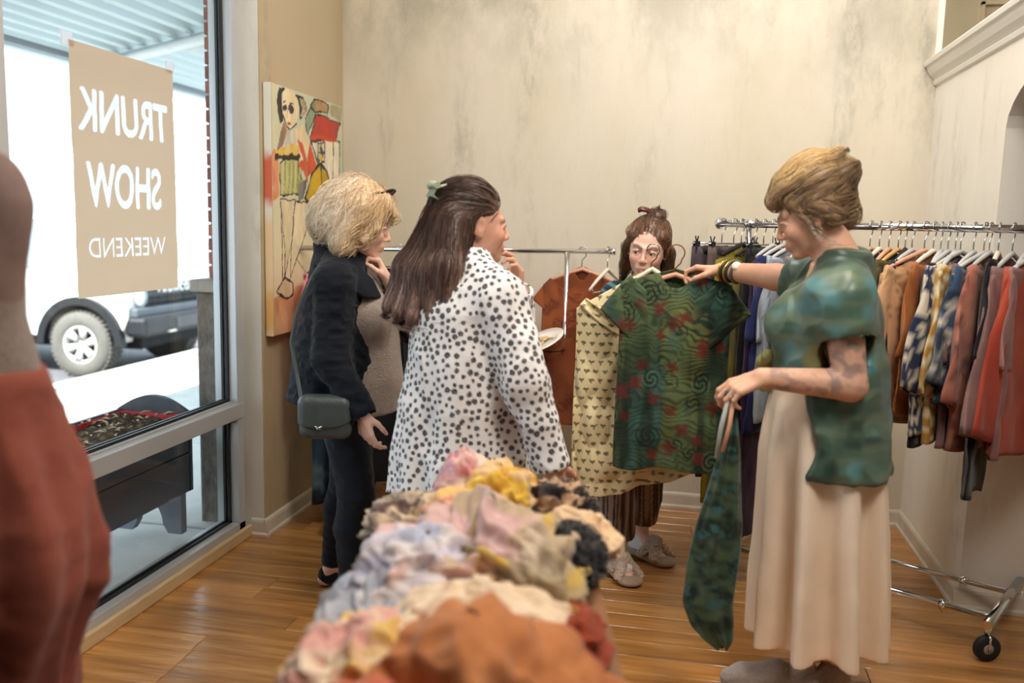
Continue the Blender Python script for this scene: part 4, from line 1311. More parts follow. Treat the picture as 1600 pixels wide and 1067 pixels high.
# ---------------------------------------------------------------- rack by the back wall
La, Lb = np.array([-1.84, 4.0, 1.345]), np.array([-.36, 4.25, 1.365])
ANG_L = math.atan2(Lb[1] - La[1], Lb[0] - La[0])
lk = thing('garment_rack', 'chrome garment rack along the back wall, behind the two women', 'clothes rack', ((La[0] + Lb[0]) / 2, (La[1] + Lb[1]) / 2, 0))
lo_ = np.array([(La[0] + Lb[0]) / 2, (La[1] + Lb[1]) / 2, 0])
def lp(s, off=0.0, z=None):
    p = La + (Lb - La) * s
    n = np.array([-math.sin(ANG_L), math.cos(ANG_L), 0])
    p = p + n * off
    if z is not None: p[2] = z
    return p
MB().tube([tuple(lp(0) - lo_), tuple(lp(1) - lo_)], .0125, 14).build('rail', M_chrome, lk)
MB().tube([tuple(lp(.995) - lo_), tuple(lp(1.008) - lo_)], .017, 14).build('end_cap', M_chrome, lk)
for s_ in (.12, .855):
    MB().tube([tuple(lp(s_, 0, .1) - lo_), tuple(lp(s_) - lo_)], .0135, 14).build('upright', M_chrome, lk)
    MB().tube([tuple(lp(s_, -.27, .085) - lo_), tuple(lp(s_, .27, .085) - lo_)], .0135, 12).build('foot_bar', M_chrome, lk)
    MB().tube([tuple(lp(s_, -.16, .09) - lo_), tuple(lp(s_, 0, .26) - lo_)], .007, 8).build('foot_brace', M_chrome, lk)
    for of in (-.25, .25):
        MB().lathe([(0, -.01), (.03, -.01), (.034, -.006), (.034, .006), (.03, .01), (0, .01)], tuple(lp(s_, of, .036) - lo_), 'X', 20).build('caster', mat('black_rubber'), lk)
MB().tube([tuple(lp(.12, 0, .085) - lo_), tuple(lp(.855, 0, .085) - lo_)], .01, 10).build('base_rail', M_chrome, lk)
# thin black bracket on the upright, carrying a plate
MB().tube([tuple(lp(.855, -.01, .885) - lo_), tuple(np.array((-.60, 4.13, .885)) - lo_), tuple(np.array((-.74, 4.09, .878)) - lo_)], .004, 6).build('bracket', mat('black_wire', (24, 24, 26), .5), lk)
plt = thing('plate', 'white oval plate tilted on the thin black bracket of the back rack', 'plate', (-.66, 4.085, .925))
plt.rotation_euler = (0.3, -.4, 0)
o = MB().lathe([(0, 0), (.06, 0), (.07, .004), (.112, .016), (.116, .018), (.115, .021), (.07, .010), (.06, .006), (0, .006)], (0, 0, 0), 'Z', 40).build('dish', mat('glazed_white', (244, 240, 232), .18, coat=.4), plt)
fk = thing('fork', 'small fork lying on the white plate', 'fork', (-.66, 4.075, .934)); fk.rotation_euler = (.3, -.4, 0)
M_fork = mat('warm_steel', (190, 170, 130), .3, metal=.9)
mb = MB().tube([(-.07, 0, .006), (0, .0, .01), (.03, 0, .006)], [.0035, .0025, .004], 8); mb.build('handle', M_fork, fk)
mb = MB()
for y in (-.007, -.0023, .0023, .007): mb.tube([(.03, y * .7, .006), (.045, y, .004), (.072, y, .008)], .0014, 5)
mb.build('tines', M_fork, fk)
np_ = np.linspace(0, 2 * math.pi, 30, endpoint=False)
R = np.stack([np.stack([.05 * q * np.cos(np_) * (1 + .2 * np.sin(3 * np_)), .04 * q * np.sin(np_), .008 + (1 - q) * .02 + .006 * np.sin(5 * np_ + 4 * q)], 1) for q in (1, .75, .5, .25, .02)])
nk = thing('napkin', 'crumpled tan napkin on the white plate', 'napkin', (-.68, 4.09, .925)); nk.rotation_euler = (.3, -.4, 0)
ringmesh('folded_paper', R, solid((206, 176, 128))(R.reshape(-1, 3), 3), M_fab, nk)

tie = marble((24, 32, 46), (42, 66, 88), (86, 112, 128), 9)
GL = 'clothes on the back rack'; HL = 'hangers on the back rack'
def back_trousers(s, label, hl, W, L, paint, jit, seed):
    p = lp(s); p2 = tuple(p)
    hanger(hl, p2, ANG_L + jit, W_black, W, kind='clip', group=HL)
    hang_trousers('trousers', label, (p[0], p[1], p[2] - .1), ANG_L + jit, W, L, paint, seed, GL, depth=.022)
p = lp(.05); hanger('dark hanger holding the pink top', tuple(p), ANG_L + 1.45, W_black, .15, group=HL)
hang_top('blouse', 'pink top at the wall end of the back rack', (p[0], p[1], p[2] - .1), ANG_L + 1.45, .17, .62, marble((206, 112, 124), (222, 140, 146), None, 8), seed=51, group=GL, sleeve=(.25, .13, 1.4), cat='blouse', depth=.02)
back_trousers(.10, 'blue tie-dyed trousers at the wall end of the back rack', 'black clip hanger with tie-dyed trousers at the wall end', .15, 1.14, tie, 1.2, 52)
back_trousers(.17, 'dark blue tie-dyed trousers second from the wall', 'black clip hanger second from the wall', .16, 1.12, tie, 1.1, 57)
back_trousers(.32, 'black trousers with silver studs, left of the spotted coat', 'black clip hanger with studded black trousers', .15, 1.05, lambda P, s: mixc(lin((18, 18, 22))[None, :] + 0 * P, lin((150, 150, 150))[None, :] + 0 * P, (vnoise(P, 30, 6) > .86) * 1.0), .35, 53)
back_trousers(.41, 'black trousers hanging nearest the spotted coat', 'black clip hanger nearest the spotted coat', .15, 1.0, solid((20, 20, 24)), .9, 54)
back_trousers(.50, 'blue black tie-dyed trousers behind the spotted coat', 'black clip hanger behind the spotted coat', .17, 1.14, tie, 1.0, 55)
p = lp(.93)
hanger('steel hanger holding the rust kimono', tuple(lp(.905)), .05, W_pink, .16, slope=.36, group=HL)
k_ = lp(.905)
hang_top('kimono', 'rust orange kimono with dark ring pattern on the back rack', (k_[0], k_[1] - .0, k_[2] - .07), .05, .185, .77, rust_circles, slope=.5, seed=56, group=GL, sleeve=(.12, .3, .9), cat='kimono', depth=.025, nu=110, nv=90, neck=.04, fold=.008)
hanger('empty white wooden hanger at the right end of the back rack', tuple(lp(.985)), 1.25, W_white, .2, slope=.42, group=HL)

# ---------------------------------------------------------------- garments held up
M_copper = mat('copper_wire', (150, 96, 76), .35, metal=.6)
GN = (-.043, 3.27, 1.335)
hanger('pink wooden hanger held up with the green shirt on it', (GN[0] - .004, GN[1], GN[2] + .058), .06, W_pink, .18, slope=.33, hook=M_copper, drop=.078, r=.03)
hang_top('shirt', 'dark green printed shirt with red flowers, held up on a hanger', GN, .06, .2, .745, green_print, slope=.27, depth=.032, flare=.98, sleeve=(.15, .25, .85), nu=260, nv=210, seed=2, fold=.016, neck=.06, cat='shirt', kf=34)
MB().prism([(.05 * math.cos(a), .05 + .022 * math.sin(a)) for a in np.linspace(math.pi, 2 * math.pi, 12)], 1, .001, .003)
BN = (-.137, 3.42, 1.335)
hanger('white hanger with steel hook holding the cream bee print kimono', (BN[0], BN[1], BN[2] + .062), .0, W_white, .2, slope=.68, drop=.072, r=.024)
hang_top('kimono', 'cream kimono with small dark bee print, held behind the green shirt', BN, .0, .285, .87, bee_print, slope=.6, depth=.03, flare=.96, sleeve=(.05, .3, 1.1), nu=220, nv=180, seed=9, fold=.026, cat='kimono', kf=24, neck=.06, hemw=.02, hems=.15)
# green trousers dangling from the lower hand
gt = thing('trousers', 'dark green printed trousers dangling from the lower hand', 'trousers', (.15, 2.61, .9))
rows = [(.045, .01, .008, .0), (.0, .016, .014, .0), (-.06, .03, .02, -.004), (-.15, .046, .026, -.012), (-.28, .062, .03, -.022), (-.42, .074, .034, -.036), (-.54, .08, .034, -.045), (-.6, .07, .03, -.03), (-.645, .045, .022, -.008), (-.675, .014, .01, .006)]
rw = np.array(rows); zz_ = np.linspace(rw[0, 0], rw[-1, 0], 110)
a = np.linspace(0, 2 * math.pi, 90, endpoint=False)
R = []
for z in zz_:
    w, d, cx = (np.interp(-z, -rw[:, 0], rw[:, i]) for i in (1, 2, 3))
    fo = 1 + .22 * np.sin(5 * a + 6 * z) + .12 * np.sin(9 * a - 11 * z)
    R.append(np.stack([cx + w * np.cos(a) * (1 + .06 * np.sin(14 * z)), d * np.sin(a) * fo, np.full(90, z) + .01 * np.sin(3 * a)], 1))
R = np.array(R)
ringmesh('cloth', R, marble((30, 46, 36), (74, 92, 68), (52, 92, 92), 17, (1, 1, 1.4))(R.reshape(-1, 3), 5), M_fab, gt)
hg = thing('clothes_hanger', 'pale pink bar hanger hanging down from the lower hand', 'hanger', (.15, 2.60, .97))
MB().tube([(-.005, -.01, .03), (-.012, -.022, -.05), (-.028, -.028, -.13)], .0065, 8).build('bar', W_pink, hg)
MB().tube([(-.02, -.01, .02), (-.036, -.022, -.06), (-.044, -.024, -.15)], .007, 8).build('strap', mat('grey_strap', (168, 172, 166), .5), hg)
MB().tube([(-.005, -.01, .03), (.01, 0, .05), (.02, .01, .045)], .003, 6).build('hook', M_steel, hg)
# ---------------------------------------------------------------- people
M_skin = mat('skin', vc=True, rough=.5, spec=.35, noise=(60, .04, (1, 1, 1)))
M_skin.node_tree.nodes['Principled BSDF'].inputs['Subsurface Weight'].default_value = .12
M_skin.node_tree.nodes['Principled BSDF'].inputs['Subsurface Radius'].default_value = (.01, .004, .002)
M_hair = mat('hair', vc=True, rough=.42, spec=.45)
M_cloth = mat('woven_cloth', vc=True, rough=.85, spec=.15, sheen=.12, bump=(260, .25, (1, 1, 1)))
M_satin = mat('satin_cloth', vc=True, rough=.36, spec=.4, sheen=.1, bump=(200, .06, (1, 1, 1)))
M_knit = mat('soft_knit', vc=True, rough=.95, spec=.1, sheen=.4, noise=(140, .12, (1, 1, 1)), bump=(160, .5, (1, 1, 1)))
M_eye = mat('eye_white', (226, 220, 212), .15)
M_iris = mat('eye_iris', (58, 44, 34), .1)

def nrm(v):
    v = np.asarray(v, float); return v / (np.linalg.norm(v) + 1e-12)

def frame(fwd, up=(0, 0, 1), roll=0):
    f = nrm(fwd); l = nrm(np.cross(up, f)); u = np.cross(f, l)
    if roll:
        c, s_ = math.cos(roll), math.sin(roll)
        l, u = l * c + u * s_, u * c - l * s_
    return np.stack([f, l, u], 1)

class Person:
    def __init__(s, label, loc, heading):
        s.root = thing('person', label, 'person', (loc[0], loc[1], 0), math.radians(heading))
        h = math.radians(heading)
        s.M = np.array([[math.cos(h), math.sin(h), 0], [-math.sin(h), math.cos(h), 0], [0, 0, 1]])
        s.o = np.array([loc[0], loc[1], 0.])
        s.spots = []
    def L(s, *p): return s.M @ (np.array(p, float) - s.o)
    def d(s, *v): return s.M @ np.array(v, float)
    def set_head(s, c, fwd_deg, pitch, roll=0, sc=1.0):
        a, p = math.radians(fwd_deg), math.radians(pitch)
        s.hc = s.L(*c)
        s.hR = frame(s.d(math.cos(a) * math.cos(p), math.sin(a) * math.cos(p), math.sin(p)), roll=math.radians(roll))
        s.hs = sc
    def h(s, x, y, z): return s.hc + s.hR @ (np.array([x, y, z]) * s.hs)
    def hinv(s, V): return ((V - s.hc) @ s.hR) / s.hs
    # --- body surface pieces
    def head(s, S, frown=0.0):
        q, R, k = s.h, s.hR, s.hs
        r = lambda *a: np.array(a) * k
        S.ell(q(-.018, 0, .03), r(.096, .076, .088), R, .02)
        S.ell(q(.02, 0, -.022), r(.069, .065, .086), R, .03)
        S.ell(q(.028, 0, -.07), r(.053, .047, .042), R, .03)
        S.ell(q(.076, 0, -.097), r(.017, .021, .016), R, .022)
        for y in (-1, 1):
            S.ell(q(.062, y * .036, -.03), r(.026, .022, .024), R, .025)
            S.ell(q(.1, y * .031, .001), r(.018, .017, .012), R, .014, 's')
            S.cap(q(.087, y * .010, .020 - .003 * frown), q(.075, y * .046, .022), .007 * k, .006 * k, .016)
            # lids
            S.cap(q(.083, y * .018, .002), q(.0885, y * .031, .0058), .0038 * k, .0046 * k, .004)
            S.cap(q(.0885, y * .031, .0058), q(.079, y * .046, .001), .0046 * k, .0036 * k, .004)
            S.cap(q(.083, y * .019, -.005), q(.086, y * .031, -.0095), .0034 * k, .0036 * k, .005)
            S.cap(q(.086, y * .031, -.0095), q(.078, y * .046, -.003), .0036 * k, .0034 * k, .005)
            S.ell(q(.077, y * .031, 0), r(.011, .015, .011), R, .003)
            # nostril wing
            S.ell(q(.0985, y * .0108, -.036), r(.0082, .0062, .0064), R, .006)
            # ear
            S.ell(q(-.008, y * .077, -.006), r(.021, .0085, .033), R, .006)
            S.ell(q(-.003, y * .087, -.002), r(.0105, .006, .019), R, .004, 's')
            S.ell(q(.0, y * .074, -.033), r(.009, .008, .010), R, .005)
        S.cap(q(.088, 0, .012), q(.105, 0, -.024), .0058 * k, .0078 * k, .012)
        S.ell(q(.107, 0, -.031), r(.0098, .0092, .0088), R, .008)
        S.ell(q(.086, 0, -.064), r(.014, .026, .018), R, .014)
        S.cap(q(.089, -.019, -.0665), q(.099, -.004, -.061), .0042 * k, .0055 * k, .004)
        S.cap(q(.089, .019, -.0665), q(.099, .004, -.061), .0042 * k, .0055 * k, .004)
        S.cap(q(.088, -.016, -.0705), q(.0965, 0, -.0735), .0048 * k, .0066 * k, .004)
        S.cap(q(.088, .016, -.0705), q(.0965, 0, -.0735), .0048 * k, .0066 * k, .004)
        s.spots += [(q(.098, 0, -.067), .021 * k, (186, 96, 88), .75, (.6, 1.2, .45)), (q(.07, .04, -.03), .03, (226, 140, 118), .45, None), (q(.07, -.04, -.03), .03, (226, 140, 118), .45, None),
                    (q(.108, 0, -.03), .014, (222, 138, 116), .45, None)]
        for y in (-1, 1):
            for t in np.linspace(0, 1, 5):
                s.spots.append((q(.095 - .014 * t, y * (.013 + .032 * t), .021 + .006 * math.sin(t * 2.4) - .004 * frown * (1 - t)), .0088, (84, 60, 46), .85, None))
            for t in np.linspace(-1, 1, 7):
                s.spots.append((q(.0915 - .006 * t * t, y * (.031 + .014 * t), .0035 - .002 * t * t), .0042, (54, 40, 36), .85, None))
    def eyes(s, look=(0, 0), openness=1.0):
        for y in (-1, 1):
            c = s.h(.0782, y * .031, -.0008)
            mb = MB(); mb.lathe([(0, -.0125), (.006, -.011), (.0105, -.0065), (.0125, 0), (.0105, .0065), (.006, .011), (0, .0125)], (0, 0, 0), 'Z', 16)
            e = mb.build('eye', M_eye, s.root)
            e.location = c
            d = nrm(s.hR @ np.array([1, look[0], look[1]]))
            i = MB().lathe([(0, .0128), (.003, .0125), (.0056, .0114), (.0056, .009)], (0, 0, 0), 'X', 16).build('iris', M_iris, e)
            i.rotation_euler = Vector(d).to_track_quat('X', 'Z').to_euler()
    def arm(s, S, sh, el, wr, r=1.0):
        S.cap(sh, el, .047 * r, .036 * r, .02); S.cap(el, wr, .038 * r, .0235 * r, .014)
    def hand(s, S, w, f, n, thumb, curl, sc=.93, spread=0.0, tcurl=.45):
        w = np.asarray(w, float); f = nrm(f); n = np.asarray(n, float); n = nrm(n - f * (n @ f)); t = np.asarray(thumb, float); t = t - f * (t @ f); t = nrm(t - n * (t @ n))
        offs = np.array([.031, .0105, -.0105, -.03]) * sc
        kn = np.array([.084, .088, .082, .072]) * sc
        bones = [(.042, .025, .02), (.046, .028, .021), (.042, .026, .02), (.033, .02, .017)]
        tips = []
        for i in range(4):
            k0 = w + f * kn[i] + t * offs[i]
            S.cap(w + t * offs[i] * .55, k0, .0135 * sc, .0108 * sc, .012)
            p = k0; a = 0; dd = nrm(f + t * offs[i] * spread * 10)
            rr = [.0095, .0085, .0078, .0066] if i < 3 else [.0083, .0074, .0067, .0058]
            for j in range(3):
                a += curl[i][j] if hasattr(curl[i], '__len__') else curl[i]
                dr = dd * math.cos(a) + n * math.sin(a)
                p2 = p + dr * bones[i][j] * sc
                S.cap(p, p2, rr[j] * sc, rr[j + 1] * sc, .0035)
                p = p2
            tips.append(p)
        b = w + f * .02 * sc + t * .022 * sc + n * .006
        S.cap(w + t * .008, b + f * .02 * sc, .016 * sc, .015 * sc, .012)
        b1 = b + nrm(f * .66 + t * .62 + n * tcurl) * .042 * sc
        S.cap(b, b1, .0145 * sc, .0105 * sc, .008)
        b2 = b1 + nrm(f * .85 + t * .2 + n * tcurl) * .031 * sc
        S.cap(b1, b2, .0105 * sc, .009 * sc, .004)
        b3 = b2 + nrm(f * .9 - t * .05 + n * (tcurl + .15)) * .023 * sc
        S.cap(b2, b3, .009 * sc, .0068 * sc, .004)
        return tips + [b3]
    def leg(s, S, hip, kn, an, toe, r=1.0, foot=True):
        S.cap(hip, kn, .078 * r, .052 * r, .03)
        mid = kn * .68 + an * .32 + s.d(0, 0, 0)
        back = nrm(np.array([an[0] - toe[0], an[1] - toe[1], 0]))
        S.cap(kn, mid + back * .012, .05 * r, .052 * r, .02); S.cap(mid + back * .012, an, .05 * r, .033 * r, .02)
        if foot:
            heel = np.array([an[0], an[1], .03]) + back * .03
            ball = np.array([toe[0], toe[1], .026]) + back * .06
            S.cap(an, heel, .033, .03, .02)
            S.cap(an * .6 + ball * .4, ball, .034, .025, .02)
            S.cap(heel, ball, .027, .025, .02)
            S.cap(ball, np.array([toe[0], toe[1], .02]), .028, .017, .015, (np.array([0, 0, 1.]), 1.25))
    def finish_body(s, S, base, name='body', extra=None, m=None):
        V, F = S.mesh()
        c = np.repeat(lin(base)[None, :], len(V), 0) * (1 + .05 * fbm(V, 25, 3))[:, None]
        for (p, r, rgb, w, an) in s.spots:
            D = V - p
            if an is not None:
                D = (D @ s.hR) / np.array(an)
            t = np.exp(-(np.linalg.norm(D, axis=1) / r) ** 2 * 1.6)
            c = mixc(c, lin(rgb)[None, :] + 0 * c, t * w)
        if extra is not None: c = extra(V, c)
        return link(name, fast_mesh(name, V, F, c), m or M_skin, s.root)
    def cloth(s, name, S, color, m=None, disp=None, rel=1, label=None, parent=None):
        V, F = S.mesh()
        if rel: V = relax(V, F, rel)
        if disp is not None:
            V = V + vnormals(V, F) * disp(V)[:, None]
        c = color(V) if callable(color) else np.repeat(lin(color)[None, :], len(V), 0) * (1 + .05 * fbm(V, 14, 5))[:, None]
        return link(name, fast_mesh(name, V, F, c), m or M_cloth, parent or s.root, label=label)
    def hair(s, S, color, flow, n=500, ln=.12, rad=.0011, lift=.002, rel=1, seed=1, steps=9, wav=.25, groove=.0014):
        """hair volume with fine grooves along the flow, and loose strands lying on it"""
        V, F = S.mesh()
        V = relax(V, F, rel)
        N = vnormals(V, F)
        fl = flow(V); fl = fl - N * (fl * N).sum(1)[:, None]; fl /= np.linalg.norm(fl, axis=1)[:, None] + 1e-9
        B = np.cross(N, fl)
        side = (V * B).sum(1); along = (V * fl).sum(1)
        Q = np.stack([side * 170 + 2.2 * vnoise(V, 10, seed + 5), along * 7, side * 0], 1)
        g = vnoise(Q, 1, seed) + .6 * vnoise(Q * [2.3, 1, 1], 1, seed + 1)
        V2 = V + N * (groove * g)[:, None]
        c = color(V, g)
        o = link('hair', fast_mesh('hair', V2, F, c), M_hair, s.root)
        kd = kdtree.KDTree(len(V))
        for i, v in enumerate(V): kd.insert(v, i)
        kd.balance()
        rs = np.random.default_rng(seed)
        pick = rs.choice(len(V), n)
        mbv = []; mbf = []; mbc = []
        for i0 in pick:
            p = V[i0].copy(); pts = []
            L_ = ln * rs.uniform(.5, 1.3); st = L_ / steps
            lf = rs.uniform(.3, 1.6) * lift
            ph = rs.uniform(0, 6.3)
            for k in range(steps + 1):
                _, j, dist = kd.find(p)
                if k < 2 or dist < .025:
                    nn, ff = N[j], fl[j]
                pts.append(p + nn * lf * math.sin(math.pi * min(1, (k + 1) / steps)))
                dirn = ff + np.cross(nn, ff) * wav * math.sin(ph + k * .8) + (V[j] - p) * 2.0
                p = p + nrm(dirn) * st
            pts = np.array(pts)
            o0 = len(mbv)
            tan = nrm(pts[-1] - pts[0]); a = nrm(np.cross(tan, nn) + 1e-6); b = np.cross(tan, a)
            cc = c[i0] * rs.uniform(.7, 1.35)
            for k, q in enumerate(pts):
                rr = rad * (1 - .75 * k / steps)
                for an in (0, 2.1, 4.2):
                    mbv.append(q + (a * math.cos(an) + b * math.sin(an)) * rr); mbc.append(cc)
            for k in range(steps):
                for e in range(3):
                    mbf.append((o0 + k * 3 + e, o0 + k * 3 + (e + 1) % 3, o0 + k * 3 + 3 + (e + 1) % 3, o0 + k * 3 + 3 + e))
        t = link('loose_strands', fast_mesh('loose_strands', np.array(mbv), np.array(mbf), np.array(mbc)), M_hair, o, kind='stuff')
        return o
    def grid(s, lo, hi, st): return SDF(axis(lo[0], hi[0], st), axis(lo[1], hi[1], st), axis(lo[2], hi[2], st))
    def body_grid(s, lo, hi, fines):
        """fines: (centre, half-size) boxes that get a fine grid"""
        f = [[], [], []]
        for c, h in fines:
            for a in range(3): f[a].append((c[a] - h, c[a] + h, .0031))
        return SDF(*[axis(lo[a], hi[a], .0085, f[a]) for a in range(3)])

def folds(amp, sc, seed, st=(1, 1, .35)):
    return lambda V: amp * (fbm(V * np.array(st), sc, seed, 2) + .6 * (1 - 2 * np.abs(vnoise(V * np.array(st), sc * 1.7, seed + 3))))

SKIN = (236, 190, 168)

# ======================================================= A: blonde woman in a navy jacket
A = Person('woman with a blonde bob in a navy jacket and black leggings, hand at her chin', (-1.25, 3.12), 12)
A.set_head((-1.195, 3.115, 1.475), 17, -16, sc=1.03)
shR, elR, wrR = A.L(-1.225, 2.93, 1.27), A.L(-1.225, 2.89, 1.0), A.L(-1.10, 2.875, .81)
shL, elL, wrL = A.L(-1.27, 3.29, 1.27), A.L(-1.03, 3.24, 1.08), A.L(-1.095, 3.13, 1.262)
hipR, knR, anR, toR = A.L(-1.24, 3.03, .85), A.L(-1.165, 2.99, .47), A.L(-1.19, 3.0, .09), A.L(-.98, 3.02, .03)
hipL, knL, anL, toL = A.L(-1.28, 3.2, .85), A.L(-1.285, 3.2, .46), A.L(-1.365, 3.24, .09), A.L(-1.17, 3.27, .03)
S = A.body_grid((-.3, -.4, 0), (.4, .35, 1.7), [(A.hc, .14), (wrR + A.d(.02, 0, -.06), .1), (wrL + A.d(-.03, .02, .06), .11)])
A.head(S)
S.cap(A.h(-.02, 0, -.06), A.L(-1.25, 3.12, 1.33), .055, .065, .02)
S.stack([(.8, 0, 0, .13, .17), (1.0, 0, 0, .12, .14), (1.2, 0, 0, .11, .16), (1.33, 0, 0, .06, .08)], .03)
A.arm(S, shR, elR, wrR); A.arm(S, shL, elL, wrL)
A.hand(S, wrR, A.d(.22, 0, -1), A.d(.5, .85, .1), A.d(1, -.3, .1), [(.35, .5, .35), (.45, .55, .4), (.5, .6, .4), (.5, .6, .4)])
A.hand(S, wrL, A.d(-.45, .0, .85), A.d(-.75, -.35, -.4), A.d(-.2, -1, .1), [(.9, 1.1, .8), (.95, 1.1, .8), (1.0, 1.1, .8), (1.0, 1.1, .8)])
A.leg(S, hipR, knR, anR, toR); A.leg(S, hipL, knL, anL, toL)
A.finish_body(S, (238, 196, 176))
A.eyes((0, -.5))
# leggings
S = A.grid((-.3, -.3, .08), (.3, .3, .98), .0065)
S.stack([(.78, -.02, 0, .16, .175), (.96, -.01, 0, .145, .165)], .05)
for h_, k_, a_, t_ in ((hipR, knR, anR, toR), (hipL, knL, anL, toL)):
    S.cap(h_, k_, .1, .066, .04); bk = nrm(np.array([a_[0] - t_[0], a_[1] - t_[1], 0])); m_ = k_ * .68 + a_ * .32 + bk * .014
    S.cap(k_, m_, .066, .062, .02); S.cap(m_, a_ + np.array([0, 0, .02]), .061, .044, .02)
A.cloth('leggings', S, (26, 32, 42), M_cloth, folds(.003, 16, 4, (1, 1, 1.6)))
# shoes
for a_, t_ in ((anR, toR), (anL, toL)):
    S = A.grid((min(a_[0], t_[0]) - .09, min(a_[1], t_[1]) - .09, 0), (max(a_[0], t_[0]) + .09, max(a_[1], t_[1]) + .09, .1), .004)
    f_ = nrm(np.array([t_[0] - a_[0], t_[1] - a_[1], 0]))
    he = np.array([a_[0], a_[1], .034]) - f_ * .028; ba = np.array([t_[0], t_[1], .03]) - f_ * .05; tp = np.array([t_[0], t_[1], .024]) - f_ * .005
    S.cap(he, ba, .034, .038, .015); S.cap(ba, tp, .036, .024, .015)
    S.cap(he + [0, 0, .02], he + f_ * .05 + [0, 0, .02], .03, .03, .01)
    S.cap(np.array([a_[0], a_[1], .1]), np.array([a_[0], a_[1], .07]) + f_ * .05, .03, .026, .006, mode='s')
    S.cut(lambda X, Y, Z: Z - .006 + 0 * X, (a_[0] - .3, a_[1] - .3, -.1), (a_[0] + .3, a_[1] + .3, .006), .003)
    A.cloth('ballet_flat', S, (22, 22, 26), M_knit)
# knit top
S = A.grid((-.25, -.25, .74), (.3, .25, 1.4), .0055)
S.stack([(.775, .03, -.01, .175, .175), (.9, .03, 0, .18, .18), (1.05, .025, 0, .165, .165), (1.15, .02, 0, .15, .16), (1.27, .005, 0, .105, .14), (1.345, -.01, 0, .07, .085)], .02, fold=lambda th, z: .012 * np.sin(9 * th + 2) * np.clip(1.3 - z, 0, .5))
S.ell(A.L(-1.13, 3.04, 1.13), (.075, .08, .085), None, .05); S.ell(A.L(-1.15, 3.18, 1.13), (.075, .08, .085), None, .05)
A.cloth('knit_top', S, lambda V: np.repeat(lin((166, 152, 142))[None, :], len(V), 0) * (1 + .1 * fbm(V, 60, 2))[:, None], M_knit, folds(.005, 9, 6))
# jacket
S = A.grid((-.36, -.4, .72), (.34, .36, 1.42), .0052)
S.stack([(.815, -.03, 0, .2, .22), (.9, -.025, 0, .188, .213), (1.05, -.02, 0, .175, .205), (1.2, -.01, 0, .15, .19), (1.28, -.01, 0, .12, .165), (1.35, -.015, 0, .08, .1)], .03, fold=lambda th, z: .055 * np.sin(7 * th + .6) * np.clip(1.02 - z, 0, 1))
S.cut(lambda X, Y, Z: np.maximum(.125 - .12 * (Z - .9) - X, np.abs(Y - .015) - .15), (-.05, -.2, .7), (.4, .2, 1.5), .01)
for s_, sh_ in ((-1, shR), (1, shL)):
    S.cap(np.array([-.02, s_ * .06, 1.335]), sh_ + [0, 0, -.005], .055, .064, .05)
S.cap(shR + [0, 0, -.02], elR, .066, .06, .05); S.cap(elR, wrR, .061, .05, .03)
S.cap(shL + [0, 0, -.02], elL, .066, .06, .05); S.cap(elL, wrL + nrm(elL - wrL) * .02, .06, .046, .03)
for w_, e_ in ((wrR, elR), (wrL + nrm(elL - wrL) * .02, elL)):
    S.cap(w_ + nrm(w_ - e_) * .06, w_ - nrm(w_ - e_) * .0, .05, .041, .006, mode='s')
M_navy = mat('navy_wool', vc=True, rough=.9, spec=.15, sheen=.08, bump=(180, .3, (1, 1, 1)))
jk = A.cloth('jacket', S, (23, 27, 35), M_navy, folds(.006, 13, 9, (1, 1, 1.7)), label='navy blue jacket with wide lapels')
# wide collar
S = A.grid((-.24, -.27, 1.17), (.22, .25, 1.44), .0045)
S.stack([(1.21, .02, 0, .15, .215), (1.27, .0, 0, .145, .195), (1.32, -.015, 0, .118, .15), (1.36, -.025, 0, .1, .112), (1.395, -.04, 0, .088, .09)], .012)
S.stack([(1.1, .03, 0, .13, .19), (1.27, .0, 0, .125, .175), (1.32, -.01, 0, .1, .132), (1.36, -.02, 0, .085, .095), (1.44, -.04, 0, .078, .078)], .006, mode='s')
S.cut(lambda X, Y, Z: np.maximum(.075 + .0 * Z - X, np.abs(Y - .01) - .13), (-.05, -.2, 1.0), (.4, .2, 1.5), .008)
S.cut(lambda X, Y, Z: np.maximum(Z - (1.25 - .55 * (X - .02)), -.1 - X), (-.3, -.3, 1.1), (.2, .3, 1.4), .006)
A.cloth('collar', S, (25, 29, 37), M_navy, folds(.004, 12, 2), parent=jk)
# hair
S = SDF(axis(A.hc[0] - .24, A.hc[0] + .2, .0045), axis(A.hc[1] - .2, A.hc[1] + .2, .0045), axis(A.hc[2] - .2, A.hc[2] + .22, .0045))
S.ell(A.h(-.035, 0, .05), (.118, .108, .112), A.hR, .03)
S.ell(A.h(-.075, 0, -.01), (.112, .118, .112), A.hR, .04)
for y in (-1, 1):
    S.cap(A.h(-.01, y * .072, .04), A.h(-.035, y * .085, -.085), .05, .045, .035)
    S.cap(A.h(.045, y * .05, .075), A.h(.055, y * .078, .0), .034, .016, .02)
    S.cap(A.h(.055, y * .078, .0), A.h(.03, y * .088, -.055), .015, .018, .02)
S.cap(A.h(.05, -.035, .1), A.h(.105, -.02, .06), .034, .014, .025); S.cap(A.h(.05, .04, .1), A.h(.1, .04, .055), .034, .013, .025)
S.ell(A.h(.125, 0, -.06), (.08, .072, .098), A.hR, .012, 's')
S.ell(A.h(.02, 0, -.16), (.12, .06, .075), A.hR, .01, 's')
